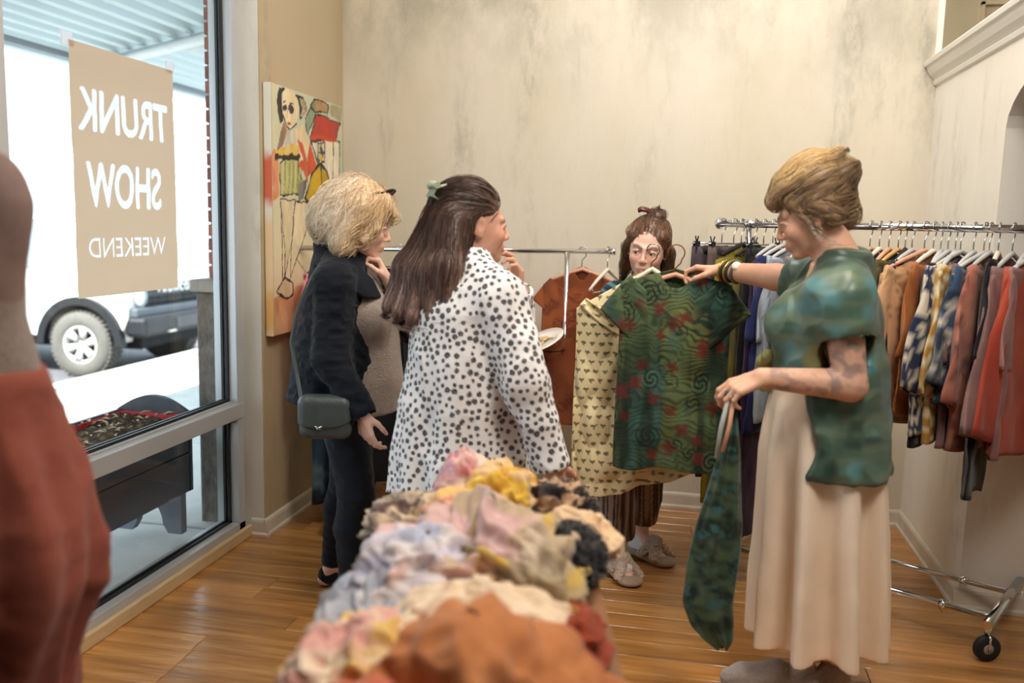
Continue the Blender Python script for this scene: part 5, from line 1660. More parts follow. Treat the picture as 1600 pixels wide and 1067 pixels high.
def hcA(V, g):
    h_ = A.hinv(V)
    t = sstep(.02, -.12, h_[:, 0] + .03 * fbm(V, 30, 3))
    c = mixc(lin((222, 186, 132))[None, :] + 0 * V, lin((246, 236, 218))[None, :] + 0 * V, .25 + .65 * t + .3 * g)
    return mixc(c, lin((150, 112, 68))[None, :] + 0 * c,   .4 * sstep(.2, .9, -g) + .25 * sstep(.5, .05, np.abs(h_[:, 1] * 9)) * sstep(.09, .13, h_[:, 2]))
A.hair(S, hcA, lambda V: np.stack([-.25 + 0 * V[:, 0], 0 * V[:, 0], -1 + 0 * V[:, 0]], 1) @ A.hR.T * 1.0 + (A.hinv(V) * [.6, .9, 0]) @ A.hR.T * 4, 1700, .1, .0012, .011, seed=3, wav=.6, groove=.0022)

# ======================================================= B: woman in the spotted coat
B = Person('woman with long dark brown hair in a white coat with black spots, seen from behind', (-.70, 2.79), 34)
B.set_head((-.69, 2.815, 1.478), 30, -4, sc=1.04)
shR, elR, wrR = B.L(-.575, 2.66, 1.275), B.L(-.475, 2.615, 1.0), B.L(-.392, 2.63, .755)
shL, elL, wrL = B.L(-.83, 2.95, 1.275), B.L(-.60, 3.07, 1.13), B.L(-.575, 2.985, 1.255)
S = B.body_grid((-.3, -.35, 0), (.42, .36, 1.68), [(B.hc, .14), (wrR + B.d(.0, 0, -.06), .1), (wrL + B.d(0, 0, .07), .1)])
B.head(S)
S.cap(B.h(-.02, 0, -.06), B.L(-.7, 2.8, 1.33), .055, .065, .02)
S.stack([(.8, 0, 0, .12, .16), (1.0, 0, 0, .11, .14), (1.2, 0, 0, .11, .16), (1.33, 0, 0, .06, .08)], .03)
B.arm(S, shR, elR, wrR); B.arm(S, shL, elL, wrL)
B.hand(S, wrR, B.d(.3, .12, -1), B.d(.1, .9, .2), B.d(1, .1, .2), [(.3, .4, .3)] * 4)
B.hand(S, wrL, B.d(-.05, -.03, 1), B.d(-.7, -.6, .1), B.d(-.5, .5, .1), [(.3, .7, .6), (.35, .8, .6), (.6, .9, .7), (.7, .9, .7)])
for y in (-.09, .09):
    B.leg(S, np.array([0, y, .85]), np.array([.01, y, .46]), np.array([-.01, y, .09]), np.array([.2, y * 1.2, .03]))
B.finish_body(S, (216, 164, 140))
B.eyes((0, -.2))
S = B.grid((-.25, -.3, .06), (.25, .3, .95), .009)
S.stack([(.78, 0, 0, .145, .18), (.94, 0, 0, .13, .165)], .05)
for y in (-.09, .09):
    S.cap(np.array([0, y, .85]), np.array([.01, y, .46]), .1, .08, .03); S.cap(np.array([.01, y, .46]), np.array([-.01, y, .1]), .08, .07, .03)
B.cloth('trousers', S, (38, 36, 40), None, folds(.005, 9, 4))
for y in (-.09, .09):
    S = B.grid((-.08, y - .1, 0), (.26, y + .1, .12), .005)
    S.cap((-.03, y, .035), (.13, y * 1.1, .033), .035, .04, .015); S.cap((.13, y * 1.1, .033), (.19, y * 1.18, .026), .04, .026, .015)
    B.cloth('shoe', S, (40, 36, 34), M_knit)
# spotted coat
S = B.grid((-.36, -.38, .56), (.44, .42, 1.42), .0042)
def cfold(th, z): return (.13 * np.sin(6 * th + 1.2) + .07 * np.sin(11 * th)) * np.clip(1.18 - z, 0, .6)
S.stack([(.6, -.015, .01, .235, .25), (.8, -.015, .01, .215, .235), (1.0, -.015, 0, .19, .215), (1.2, -.015, 0, .165, .195), (1.28, -.015, 0, .13, .17), (1.35, -.015, 0, .085, .1), (1.385, -.01, 0, .07, .075)], .03, fold=cfold)
S.stack([(.5, -.015, .01, .222, .237), (.66, -.015, .01, .22, .235), (.7, -.015, 0, .1, .1)], .01, 's', fold=cfold)
for s_, sh_ in ((-1, shR), (1, shL)):
    S.cap(np.array([-.01, s_ * .06, 1.325]), sh_ + [0, 0, -.01], .06, .072, .05)
S.cap(shR + [0, 0, -.03], elR, .078, .07, .05); S.cap(elR, wrR, .069, .06, .03)
S.cap(shL + [0, 0, -.03], elL, .076, .066, .05); S.cap(elL, wrL - nrm(wrL - elL) * .02, .064, .055, .03)
S.cap(wrR + nrm(wrR - elR) * .08, wrR + nrm(wrR - elR) * .0, .062, .05, .006, mode='s')
S.cap(wrL + nrm(wrL - elL) * .08, wrL, .06, .045, .006, mode='s')
def spots(V):
    rs = np.random.default_rng(5)
    order = rs.permutation(len(V))[:26000]
    kd = kdtree.KDTree(3000); pts = []; cell = {}
    r = .0192
    for i in order:
        p = V[i]; key = tuple(np.floor(p / r).astype(int)); ok = True
        for a in (-1, 0, 1):
            for b in (-1, 0, 1):
                for c_ in (-1, 0, 1):
                    for q in cell.get((key[0] + a, key[1] + b, key[2] + c_), ()):
                        if (p[0] - q[0]) ** 2 + (p[1] - q[1]) ** 2 + (p[2] - q[2]) ** 2 < r * r: ok = False; break
                    if not ok: break
                if not ok: break
            if not ok: break
        if ok: cell.setdefault(key, []).append(p); pts.append(p)
    kd = kdtree.KDTree(len(pts))
    for i, p in enumerate(pts): kd.insert(p, i)
    kd.balance()
    sz = rs.uniform(.0058, .0098, len(pts))
    c = np.repeat(lin((242, 240, 240))[None, :], len(V), 0)
    dk = lin((62, 60, 66)); md = lin((128, 124, 126))
    d = np.array([(lambda t: (t[1], t[2]))(kd.find(v)) for v in V])
    rr = sz[d[:, 0].astype(int)]
    q = d[:, 1] / rr + .18 * vnoise(V, 160, 3)
    t = sstep(1.12, .82, q)
    c = mixc(c, dk[None, :] + 0 * c, t)
    return mixc(c, md[None, :] + 0 * c, sstep(.5, .2, q) * (rr > .0068) * .8)
B.cloth('spotted_coat', S, spots, M_cloth, folds(.012, 9, 19, (1, 1, .4)), rel=1, label='white coat covered in black round spots')
# long hair
S = SDF(axis(-.42, .2, .005), axis(-.3, .38, .005), axis(1.13, 1.66, .005))
S.ell(B.h(-.03, 0, .045), (.108, .09, .1), B.hR, .03)
S.ell(B.h(.125, 0, -.03), (.085, .1, .098), B.hR, .012, 's')
S.cap(B.h(-.06, 0, .03), B.h(-.085, 0, -.09), .083, .085, .03)
S.ell(B.h(.02, -.085, -.02), (.04, .035, .05), B.hR, .01, 's')
for k, (x, y, z) in enumerate(((-.945, 2.725, 1.215), (-.90, 2.69, 1.2), (-.845, 2.655, 1.19), (-.775, 2.635, 1.195), (-.715, 2.63, 1.215))):
    e = B.L(x, y, z); t0 = B.h(-.085, .06 - .028 * k, .0); m_ = t0 * .48 + e * .52 + B.d(-.012, -.01, -.004)
    S.cap(t0, m_, .06, .05, .03); S.cap(m_, e, .05, .024, .025)
def hcB(V, g):
    t = sstep(1.5, 1.2, V[:, 2])
    c = mixc(lin((78, 56, 46))[None, :] + 0 * V, lin((166, 136, 124))[None, :] + 0 * V, t * .85 + .2 * g)
    return mixc(c, lin((36, 27, 25))[None, :] + 0 * c, .45 * sstep(.2, .9, -g))
def flB(V):
    h_ = B.hinv(V); w = sstep(.0, .06, h_[:, 2])[:, None]
    a = np.array([-1, 0, .1]) @ B.hR.T
    out = V - B.L(-.69, 2.815, 0); out[:, 2] = 0
    b = np.array([0, 0, -1.]) + out * 1.6
    return a * w + b * (1 - w)
B.hair(S, hcB, flB, 1500, .17, .0012, .004, seed=8, wav=.12, steps=10)
# claw clip at the crown
mb = MB()
for k in range(5):
    a = -.6 + .3 * k
    mb.tube([B.h(-.125, .03 * math.sin(a) * 2, .06), B.h(-.15, .02 + .018 * k - .05, .075), B.h(-.14, .018 * k - .04, .1), B.h(-.11, .016 * k - .035, .11)], .005, 6)
mb.tube([B.h(-.142, -.05, .105), B.h(-.15, 0, .11), B.h(-.142, .05, .105)], .011, 8)
mb.build('hair_clip', mat('cream_green_acetate', (176, 186, 160), .25), B.root, label='glossy cream and green claw clip')

# ======================================================= C: woman in the green blouse
C = Person('woman with a blonde updo in a green blouse and champagne skirt, arm stretched out', (.425, 2.83), 172)
C.set_head((.362, 2.868, 1.535), 176, -24, sc=1.05)
shL, elL, wrL = C.L(.435, 2.67, 1.325), C.L(.468, 2.62, 1.05), C.L(.222, 2.60, 1.06)
shR, elR, wrR = C.L(.42, 3.03, 1.34), C.L(.29, 3.11, 1.325), C.L(.115, 3.262, 1.335)
hL = C.d(-1, -.12, -.42); hR = C.d(-.95, .32, .08)
S = C.body_grid((-.34, -.55, 0), (.5, .42, 1.75), [(C.hc, .145), (wrL + nrm(hL) * .06, .1), (wrR + nrm(hR) * .06, .1)])
C.head(S)
S.cap(C.h(-.02, 0, -.06), C.L(.45, 2.85, 1.39), .056, .068, .02)
S.stack([(.85, 0, 0, .12, .16), (1.03, 0, 0, .11, .135), (1.22, 0, 0, .11, .155), (1.38, 0, 0, .06, .09)], .03)
C.arm(S, shL - [0, 0, .03], elL, wrL, 1.25); C.arm(S, shR - [0, 0, .02], elR, wrR, 1.2)
tipsL = C.hand(S, wrL, hL, C.d(.25, .55, -1), C.d(-.3, .9, .3), [(.35, .75, .5), (.5, .85, .6), (.6, .9, .6), (.65, .9, .6)], 1.0)
tipsR = C.hand(S, wrR, hR, C.d(.1, -.1, -1), C.d(-.35, -1, .0), [(.5, .9, .7), (.6, 1.0, .7), (.65, 1.0, .7), (.6, 1.0, .7)], .98)
fL = [C.L(.42, 2.80, .1), C.L(.185, 2.785, .04)]; fR = [C.L(.52, 2.83, .1), C.L(.42, 2.70, .04)]
C.leg(S, np.array([0, .09, .88]), np.array([.01, .05, .48]), fL[0], fL[1]); C.leg(S, np.array([0, -.06, .88]), np.array([-.02, -.03, .48]), fR[0], fR[1])
def tattoo(V, c):
    # left upper arm and forearm
    def along(a, b):
        t = ((V - a) @ (b - a)) / ((b - a) @ (b - a)); d_ = np.linalg.norm(V - a - np.clip(t, 0, 1)[:, None] * (b - a), axis=1)
        return t, d_
    t, d_ = along(shL, elL); m1 = (d_ < .075) * sstep(.3, .42, t) * sstep(1.12, 1.0, t)
    t2, d2 = along(elL, wrL); m2 = (d2 < .06) * sstep(.1, .2, t2) * sstep(.98, .9, t2)
    n1 = sstep(-.12, .25, fbm(V, 30, 44)); n2 = sstep(.0, .35, fbm(V * [1, 1, 1.5], 36, 51))
    k = np.clip(m1 * (.25 + n1 * .45) + m2 * (.12 + n2 * .4), 0, .7)
    return mixc(c, lin((104, 96, 100))[None, :] + 0 * c, k)
C.finish_body(S, (222, 172, 144), extra=tattoo)
C.eyes((0, -.6))
# rings, watch and bangles
def ring(c, n, r, w, m, nm, parent, label=None):
    n = nrm(n); a = nrm(np.cross(n, [.3, .2, .9])); b = np.cross(n, a)
    pts = [Vector(c + (a * math.cos(t) + b * math.sin(t)) * r) for t in np.linspace(0, 2 * math.pi, 20, endpoint=False)]
    return MB().tube(pts, w, 8, closed=True).build(nm, m, parent, label=label)
M_silver = mat('silver', (206, 206, 202), .25, metal=1.0)
u = nrm(wrR - elR)
wc = wrR - u * .015
for k in range(4):
    ring(wc - u * (.012 * k), u + C.d(0, .08 * (k % 2), .1), .036, .0045, mat('dark_bead', (52, 52, 44), .4) if k % 2 else mat('gold_bangle', (206, 168, 92), .3, metal=.8), 'bangle', C.root)
wt = ring(wc - u * .056, u, .037, .006, mat('watch_band', (92, 100, 88), .5), 'watch', C.root)
fc = wc - u * .056 + C.d(-.1, -.55, .5) * .05
mb = MB(); mb.lathe([(0, .004), (.015, .004), (.018, 0), (.018, -.006)], (0, 0, 0), 'X', 20)
o = mb.build('watch_face', mat('watch_dial', (232, 226, 206), .2), wt); o.location = fc; o.rotation_euler = Vector(C.d(-.1, -.7, .6)).to_track_quat('X', 'Z').to_euler()
for i, (t, m_) in enumerate(((tipsL[0], mat('dark_stone', (70, 76, 84), .2)), (tipsL[1], M_silver), (tipsL[2], M_silver))):
    p = wrL + nrm(hL) * .085 + (t - wrL - nrm(hL) * .085) * .35 + C.d(0, -.012, .0)
    MB().lathe([(0, .010), (.009, .009), (.014, 0), (.009, -.009), (0, -.010)], tuple(p), 'Y', 14).build('finger_ring', m_, C.root)
# skirt
S = C.grid((-.36, -.36, .16), (.36, .36, 1.1), .0062)
def sfold(th, z):
    w = np.clip((1.0 - z) / .85, 0, 1)
    k = np.sin(10 * th + .4 + .6 * np.sin(2 * th))
    return (.24 * np.sign(k) * np.abs(k) ** .7 + .03 * np.sin(19 * th + 1)) * np.clip(w * 1.4, 0, 1)
S.stack([(.19, -.035, 0, .18, .2), (.5, -.025, 0, .172, .188), (.8, -.01, 0, .178, .185), (.95, -.005, 0, .165, .175), (1.06, 0, 0, .14, .15)], .02, fold=sfold)
S.stack([(.1, -.035, 0, .142, .162), (.24, -.035, 0, .142, .162), (.25, -.03, 0, .08, .08)], .01, 's', fold=sfold)
C.cloth('satin_skirt', S, (240, 222, 200), M_satin, folds(.004, 7, 23, (1, 1, .25)), label='champagne satin midi skirt')
# blouse
S = C.grid((-.3, -.36, .7), (.28, .34, 1.46), .0052)
def bfold(th, z): return (.045 * np.sin(6 * th + 1.0) + .025 * np.sin(10 * th)) * np.clip(1.1 - z, 0, .5)
S.stack([(.755, -.03, .01, .185, .205), (.95, -.02, 0, .175, .2), (1.08, -.01, 0, .17, .195), (1.2, .0, 0, .165, .185), (1.3, -.01, 0, .13, .175), (1.37, -.03, 0, .085, .11), (1.415, -.04, 0, .07, .075)], .03, fold=bfold)
S.ell(np.array([.09, .07, 1.2]), (.085, .085, .085), None, .05); S.ell(np.array([.09, -.07, 1.2]), (.085, .085, .085), None, .05)
S.cap(np.array([-.02, 0, 1.46]), np.array([.09, 0, 1.33]), .05, .035, .02, mode='s')
S.cut(lambda X, Y, Z: np.maximum(Z - 1.035 - .3 * (X - .05), .025 - X + .02 * np.sin(Z * 20)), (-.1, -.4, .5), (.4, .4, 1.1), .012)
for s_, sh_ in ((1, shL), (-1, shR)):
    S.cap(np.array([-.035, s_ * .065, 1.36]), sh_ + [0, 0, -.02], .06, .078, .06)
S.cap(shL + [0, 0, -.045], shL * .58 + elL * .42, .082, .084, .06); S.cap(shR + [0, 0, -.03], shR * .55 + elR * .45 + C.d(0, 0, -.01), .08, .08, .06)
S.cap(shL * .3 + elL * .7, shL * .64 + elL * .36, .078, .07, .006, mode='s')
S.cap(elR, shR * .5 + elR * .5, .075, .068, .006, mode='s')
def green_c(V):
    st = fbm(V * [1.2, 1.2, 5], 7, 61); t = fbm(V, 10, 63)
    c = mixc(lin((70, 96, 82))[None, :] + 0 * V, lin((94, 112, 92))[None, :] + 0 * V, sstep(-.3, .4, st))
    c = mixc(c, lin((84, 132, 138))[None, :] + 0 * c, sstep(.05, .45, t) * .8)
    c = mixc(c, lin((36, 58, 48))[None, :] + 0 * c, sstep(.15, .5, -t) * .8)
    return mixc(c, lin((132, 126, 62))[None, :] + 0 * c, sstep(.42, .6, fbm(V, 8, 68)) * .7)
bl = C.cloth('blouse', S, green_c, M_satin, folds(.012, 8, 33, (1, 1, .7)), label='green and teal marbled short sleeved blouse')
S = C.grid((.1, -.06, .98), (.24, .1, 1.13), .004)
S.ell((.175, .03, 1.075), (.026, .03, .024), None, .02); S.cap((.175, .045, 1.075), (.165, .075, 1.1), .014, .02, .01); S.cap((.175, .02, 1.07), (.17, -.015, 1.09), .014, .02, .01); S.cap((.178, .03, 1.07), (.17, .045, 1.0), .013, .018, .012); S.cap((.178, .025, 1.07), (.175, .01, 1.01), .012, .017, .012)
C.cloth('waist_tie', S, (150, 148, 92), M_satin, folds(.003, 25, 3), parent=bl)
# shoes
for (a_, t_), col_ in ((fL, (156, 146, 140)), (fR, (140, 118, 106))):
    lo = np.minimum(a_, t_) - .1; hi = np.maximum(a_, t_) + .1
    S = C.grid((lo[0], lo[1], 0), (hi[0], hi[1], .16), .0042)
    f_ = nrm(np.array([t_[0] - a_[0], t_[1] - a_[1], 0]))
    he = np.array([a_[0], a_[1], .05]) - f_ * .03; ba = np.array([t_[0], t_[1], .048]) - f_ * .05; tp = np.array([t_[0], t_[1], .042]) - f_ * .008
    S.cap(he, ba, .04, .043, .015); S.cap(ba, tp, .043, .03, .015); S.cap(np.array([a_[0], a_[1], .1]), np.array([a_[0], a_[1], .06]), .042, .042, .02); S.cap(he * .5 + ba * .5 + [0, 0, .03], ba, .038, .036, .015)
    S.cap(np.array([a_[0], a_[1], .17]), np.array([a_[0], a_[1], .11]), .036, .034, .006, mode='s')
    sh = C.cloth('sneaker', S, col_, M_knit)
    S = C.grid((lo[0], lo[1], 0), (hi[0], hi[1], .05), .0042)
    S.cap(he * [1, 1, .3], ba * [1, 1, .3], .042, .046, .01, (np.array([0, 0, 1.]), 2.6)); S.cap(ba * [1, 1, .3], tp * [1, 1, .3], .046, .034, .01, (np.array([0, 0, 1.]), 2.4))
    C.cloth('sole', S, (206, 200, 192), M_knit, parent=sh)
    mb = MB(); l_ = np.array([-f_[1], f_[0], 0])
    for k in range(4):
        p = a_ * [1, 1, 0] + f_ * (.055 + .022 * k) + np.array([0, 0, .102 - .006 * k])
        mb.tube([p + l_ * .026 - [0, 0, .006], p + [0, 0, .004], p - l_ * .026 - [0, 0, .006]], .0032, 6)
    mb.build('laces', mat('grey_laces', (190, 184, 176), .8), sh)
# updo
S = SDF(axis(C.hc[0] - .24, C.hc[0] + .18, .0045), axis(C.hc[1] - .16, C.hc[1] + .16, .0045), axis(C.hc[2] - .18, C.hc[2] + .24, .0045))
S.ell(C.h(-.03, 0, .055), (.108, .098, .105), C.hR, .03)
S.ell(C.h(-.035, 0, .095), (.092, .085, .08), C.hR, .03)
S.cap(C.h(.045, .03, .105), C.h(.09, .02, .07), .036, .022, .025); S.cap(C.h(.045, -.03, .105), C.h(.09, -.02, .07), .036, .022, .025)
S.ell(C.h(-.118, .0, .075), (.045, .06, .05), C.hR, .015); S.ell(C.h(-.112, .02, .128), (.03, .032, .026), C.hR, .012)
S.cap(C.h(-.075, 0, -.01), C.h(-.085, .0, -.045), .05, .036, .03)
for y in (-1, 1): S.cap(C.h(-.01, y * .075, .03), C.h(-.05, y * .07, -.03), .03, .024, .02)
for y in (-1, 1):
    S.cap(C.h(.045, y * .062, .055), C.h(.02, y * .082, -.02), .02, .008, .015); S.cap(C.h(.02, y * .082, -.02), C.h(.012, y * .08, -.085), .007, .003, .01)
S.ell(C.h(.13, 0, -.045), (.08, .085, .098), C.hR, .012, 's')
S.ell(C.h(.03, 0, -.13), (.1, .075, .07), C.hR, .01, 's')
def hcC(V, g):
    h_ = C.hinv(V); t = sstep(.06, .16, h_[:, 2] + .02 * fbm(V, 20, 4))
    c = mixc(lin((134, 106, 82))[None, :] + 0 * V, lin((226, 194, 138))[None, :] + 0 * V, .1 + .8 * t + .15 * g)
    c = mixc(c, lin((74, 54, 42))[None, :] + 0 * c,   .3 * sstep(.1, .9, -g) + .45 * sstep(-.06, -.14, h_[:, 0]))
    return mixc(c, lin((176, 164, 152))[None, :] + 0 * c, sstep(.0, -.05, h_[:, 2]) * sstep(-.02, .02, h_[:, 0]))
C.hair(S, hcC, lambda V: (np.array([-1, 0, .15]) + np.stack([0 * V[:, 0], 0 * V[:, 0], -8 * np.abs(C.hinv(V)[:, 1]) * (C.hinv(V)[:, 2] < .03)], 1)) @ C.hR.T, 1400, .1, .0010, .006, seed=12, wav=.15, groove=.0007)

# ======================================================= D: woman behind the garments
D = Person('woman with brown half-up hair in striped trousers and fluffy slippers, frowning at the clothes', (-.16, 3.75), -72)
D.set_head((-.165, 3.60, 1.402), -97, -13, -7, sc=.98)
shR, elR, wrR = D.L(-.295, 3.66, 1.205), D.L(-.31, 3.55, .98), D.L(-.22, 3.45, 1.12)
shL, elL, wrL = D.L(-.0, 3.72, 1.215), D.L(.05, 3.6, .98), D.L(-.06, 3.47, 1.1)
S = D.body_grid((-.3, -.4, 0), (.45, .35, 1.62), [(D.hc, .135), (wrR + D.d(.02, -.03, .06), .09), (wrL + D.d(0, 0, .05), .09)])
D.head(S, 1.0)
S.cap(D.h(-.025, 0, -.06), D.L(-.165, 3.69, 1.26), .05, .06, .02)
S.stack([(.8, -.04, 0, .11, .15), (1.0, 0, 0, .1, .13), (1.15, .04, 0, .1, .15), (1.27, .06, 0, .055, .08)], .03)
D.arm(S, shR, elR, wrR, .95); D.arm(S, shL, elL, wrL, .95)
D.hand(S, wrR, D.d(.35, -.25, .9), D.d(.2, -.2, -1), D.d(1, .3, 0), [(.6, .9, .7)] * 4, .9)
D.hand(S, wrL, D.d(-.4, -.3, .9), D.d(-.3, -.3, -1), D.d(-1, .3, 0), [(.6, .9, .7)] * 4, .9)
a1, t1 = D.L(-.245, 3.68, .1), D.L(-.165, 3.53, .04); a2, t2 = D.L(-.16, 3.91, .1), D.L(-.025, 3.79, .04)
D.leg(S, np.array([-.04, -.08, .85]), D.L(-.265, 3.66, .46), a1, t1); D.leg(S, np.array([-.04, .08, .85]), D.L(-.13, 3.78, .46), a2, t2)
D.finish_body(S, (236, 194, 174))
D.eyes((-.35, -.35))
S = D.grid((-.3, -.3, .15), (.35, .3, .95), .0065)
S.stack([(.78, -.04, 0, .135, .165), (.93, -.03, 0, .125, .155)], .05)
for h_, k_, a_ in ((np.array([-.04, -.08, .85]), D.L(-.265, 3.66, .46), a1), (np.array([-.04, .08, .85]), D.L(-.13, 3.78, .46), a2)):
    S.cap(h_, k_, .1, .078, .03); S.cap(k_, a_ + np.array([0, 0, .085]), .08, .074, .02)
def stripes(V):
    x = np.arctan2(V[:, 1] - .0, V[:, 0] + .0) * .0 + V[:, 1] * 1.0 + V[:, 0] * .35
    k = vnoise(np.stack([x * 130, V[:, 2] * 3, x * 0], 1), 1, 4)
    c = mixc(lin((96, 74, 66))[None, :] + 0 * V, lin((150, 136, 132))[None, :] + 0 * V, sstep(-.1, .2, k))
    return mixc(c, lin((52, 40, 40))[None, :] + 0 * c, sstep(.25, .55, -k))
D.cloth('striped_trousers', S, stripes, M_cloth, folds(.006, 10, 41, (1, 1, .3)))
S = D.grid((-.25, -.36, .78), (.36, .34, 1.32), .0055)
S.stack([(.8, -.03, 0, .15, .18), (1.0, .01, 0, .135, .165), (1.14, .04, 0, .125, .165), (1.22, .055, 0, .1, .145), (1.28, .065, 0, .065, .085)], .03)
for a_, b_ in ((shR, elR), (shL, elL)):
    S.cap(a_ + [0, 0, -.01], b_, .06, .06, .05)
def teal_c(V):
    k = np.sin(V[:, 2] * 190 + 5 * fbm(V, 9, 7) + V[:, 0] * 60)
    c = mixc(lin((24, 48, 60))[None, :] + 0 * V, lin((74, 124, 134))[None, :] + 0 * V, sstep(.0, .6, k))
    return mixc(c, lin((18, 30, 40))[None, :] + 0 * c, sstep(.1, .5, fbm(V, 12, 8)) * .6)
D.cloth('teal_top', S, teal_c, M_cloth, folds(.006, 9, 43))
for a_, t_ in ((a1, t1), (a2, t2)):
    f_ = nrm(np.array([t_[0] - a_[0], t_[1] - a_[1], 0])); l_ = np.array([-f_[1], f_[0], 0])
    lo = np.minimum(a_, t_) - .1; hi = np.maximum(a_, t_) + .1
    # white ankle sock
    S = D.grid((lo[0], lo[1], .02), (hi[0], hi[1], .2), .0045)
    he = np.array([a_[0], a_[1], .06]) - f_ * .02
    S.cap(np.array([a_[0], a_[1], .19]), np.array([a_[0], a_[1], .08]), .038, .041, .01); S.cap(he, a_ * [1, 1, .6] + f_ * .1, .038, .034, .02)
    D.cloth('sock', S, (232, 230, 232), M_knit)
    S = D.grid((lo[0], lo[1], 0), (hi[0], hi[1], .13), .004)
    S.cap(np.array([a_[0], a_[1], .02]) - f_ * .04, np.array([t_[0], t_[1], .02]) - f_ * .03, .05, .056, .01, (np.array([0, 0, 1.]), 2.7))
    sl = D.cloth('slipper', S, (170, 148, 128), M_knit)
    S = D.grid((lo[0], lo[1], .02), (hi[0], hi[1], .13), .004)
    c0 = np.array([t_[0], t_[1], 0])
    for s_ in (-1, 1):
        p0 = c0 - f_ * .12 + l_ * s_ * .05 + [0, 0, .035]; p1 = c0 - f_ * .085 + [0, 0, .098]; p2 = c0 - f_ * .04 - l_ * s_ * .05 + [0, 0, .035]
        S.cap(p0, p1, .016, .019, .008, (f_, .62)); S.cap(p1, p2, .019, .016, .008, (f_, .62))
    D.cloth('fur_strap', S, lambda V: np.repeat(lin((206, 184, 166))[None, :], len(V), 0) * (1 + .22 * vnoise(V, 130, 4))[:, None], M_knit, lambda V: .005 * vnoise(V, 170, 6), rel=0, parent=sl)
    S = D.grid((lo[0], lo[1], .015), (hi[0], hi[1], .07), .0032)
    for k in range(5):
        p = c0 - f_ * (.05 + .004 * abs(k - 1)) + l_ * (.03 - .015 * k) + [0, 0, .042]
        S.cap(p - f_ * .03, p + f_ * .008, .0095 if k else .012, .0085 if k else .011, .003)
    D.cloth('toes', S, (226, 168, 150), M_skin, parent=sl)
# hair
S = SDF(axis(D.hc[0] - .22, D.hc[0] + .16, .0045), axis(D.hc[1] - .18, D.hc[1] + .18, .0045), axis(D.hc[2] - .26, D.hc[2] + .2, .0045))
S.ell(D.h(-.028, 0, .034), (.102, .085, .089), D.hR, .03)
for y in (-1, 1):
    S.cap(D.h(.03, y * .06, .06), D.h(-.012, y * .08, -.02), .024, .018, .02)
    S.cap(D.h(-.02, y * .08, -.01), D.h(-.045, y * .088, -.1), .026, .022, .02); S.cap(D.h(-.045, y * .088, -.1), D.h(-.06, y * .1, -.17), .022, .01, .02)
S.cap(D.h(-.09, 0, 0), D.h(-.1, 0, -.16), .07, .06, .03)
S.ell(D.h(-.04, .012, .126), (.032, .04, .022), D.hR, .006)
S.ell(D.h(.1, 0, -.02), (.075, .069, .083), D.hR, .012, 's')
S.ell(D.h(.06, 0, -.1), (.085, .07, .07), D.hR, .01, 's')
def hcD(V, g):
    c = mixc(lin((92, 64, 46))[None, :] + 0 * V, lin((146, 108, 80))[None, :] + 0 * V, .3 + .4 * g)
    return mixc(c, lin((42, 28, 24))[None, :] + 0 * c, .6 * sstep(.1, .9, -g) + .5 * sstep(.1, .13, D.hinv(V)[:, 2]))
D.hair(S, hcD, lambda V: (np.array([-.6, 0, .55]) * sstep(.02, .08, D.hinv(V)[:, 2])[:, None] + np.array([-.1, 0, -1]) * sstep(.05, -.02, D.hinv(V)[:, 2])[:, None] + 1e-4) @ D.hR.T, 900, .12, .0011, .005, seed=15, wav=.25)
mb = MB()
for s_ in (-1, 1):
    mb.tube([D.h(-.03 + .012 * s_, -.062, .142), D.h(-.035 + .016 * s_, -.048, .148), D.h(-.04 + .018 * s_, -.028, .145), D.h(-.045 + .01 * s_, -.01, .135)], [.009, .008, .006, .005], 8)
mb.build('hair_claw', mat('maroon_acetate', (92, 30, 40), .2), D.root, label='maroon claw clip')
# ---------------------------------------------------------------- things worn, held or carried
# cross-body bag of the blonde woman
bag = thing('crossbody_bag', 'grey green leather bag worn at the hip over the navy jacket', 'bag', (-1.235, 2.835, .80), math.radians(12))
M_lth = mat('grey_green_leather', (66, 74, 74), .42, noise=(18, .14, (1, 1, 1)), bump=(90, .2, (1, 1, 1)))
S = SDF(axis(-.16, .16, .004), axis(-.07, .07, .004), axis(-.14, .14, .004))
S.box((.015, 0, -.005), (.09, .036, .074), None, .032, .01)
V, F = S.mesh(); link('pouch', fast_mesh('pouch', V + vnormals(V, F) * (.003 * fbm(V, 14, 3))[:, None], F), M_lth, bag)
S = SDF(axis(-.16, .16, .004), axis(-.07, .07, .004), axis(-.14, .14, .004))
S.box((.015, -.004, .012), (.094, .04, .066), None, .03, .01)
S.cut(lambda X, Y, Z: Z - (-.038 + .35 * X * X * 14 * .5) + 0 * Y, (-.2, -.1, -.2), (.2, .1, .1), .004)
V, F = S.mesh(); fl = link('flap', fast_mesh('flap', V, F), M_lth, bag)
mb = MB().tube([(-.012, -.05, -.024), (.0, -.052, -.03), (.012, -.05, -.024)], .003, 6).tube([(-.008, -.05, -.033), (.008, -.05, -.033)], .0018, 6)
mb.build('metal_emblem', M_silver, fl)
p0 = Vector((-1.33, 2.86, .85))
wp = [(-.07, .0, .06), (-.09, .03, .14), (-.115, .05, .25), (-.095, .05, .36), (-.06, .08, .46), (-.03, .14, .528), (.01, .22, .552), (.06, .3, .52), (.12, .36, .4)]
sp = []
for i in range(len(wp) - 1):
    for t in np.linspace(0, 1, 5)[:-1]:
        sp.append(Vector(wp[i]).lerp(Vector(wp[i + 1]), t))
mb = MB()
vs = []; fs = []
for i, p in enumerate(sp):
    for dx, dy in ((-.007, -.002), (.007, -.002), (.007, .002), (-.007, .002)): vs.append((p.x + dx, p.y + dy, p.z))
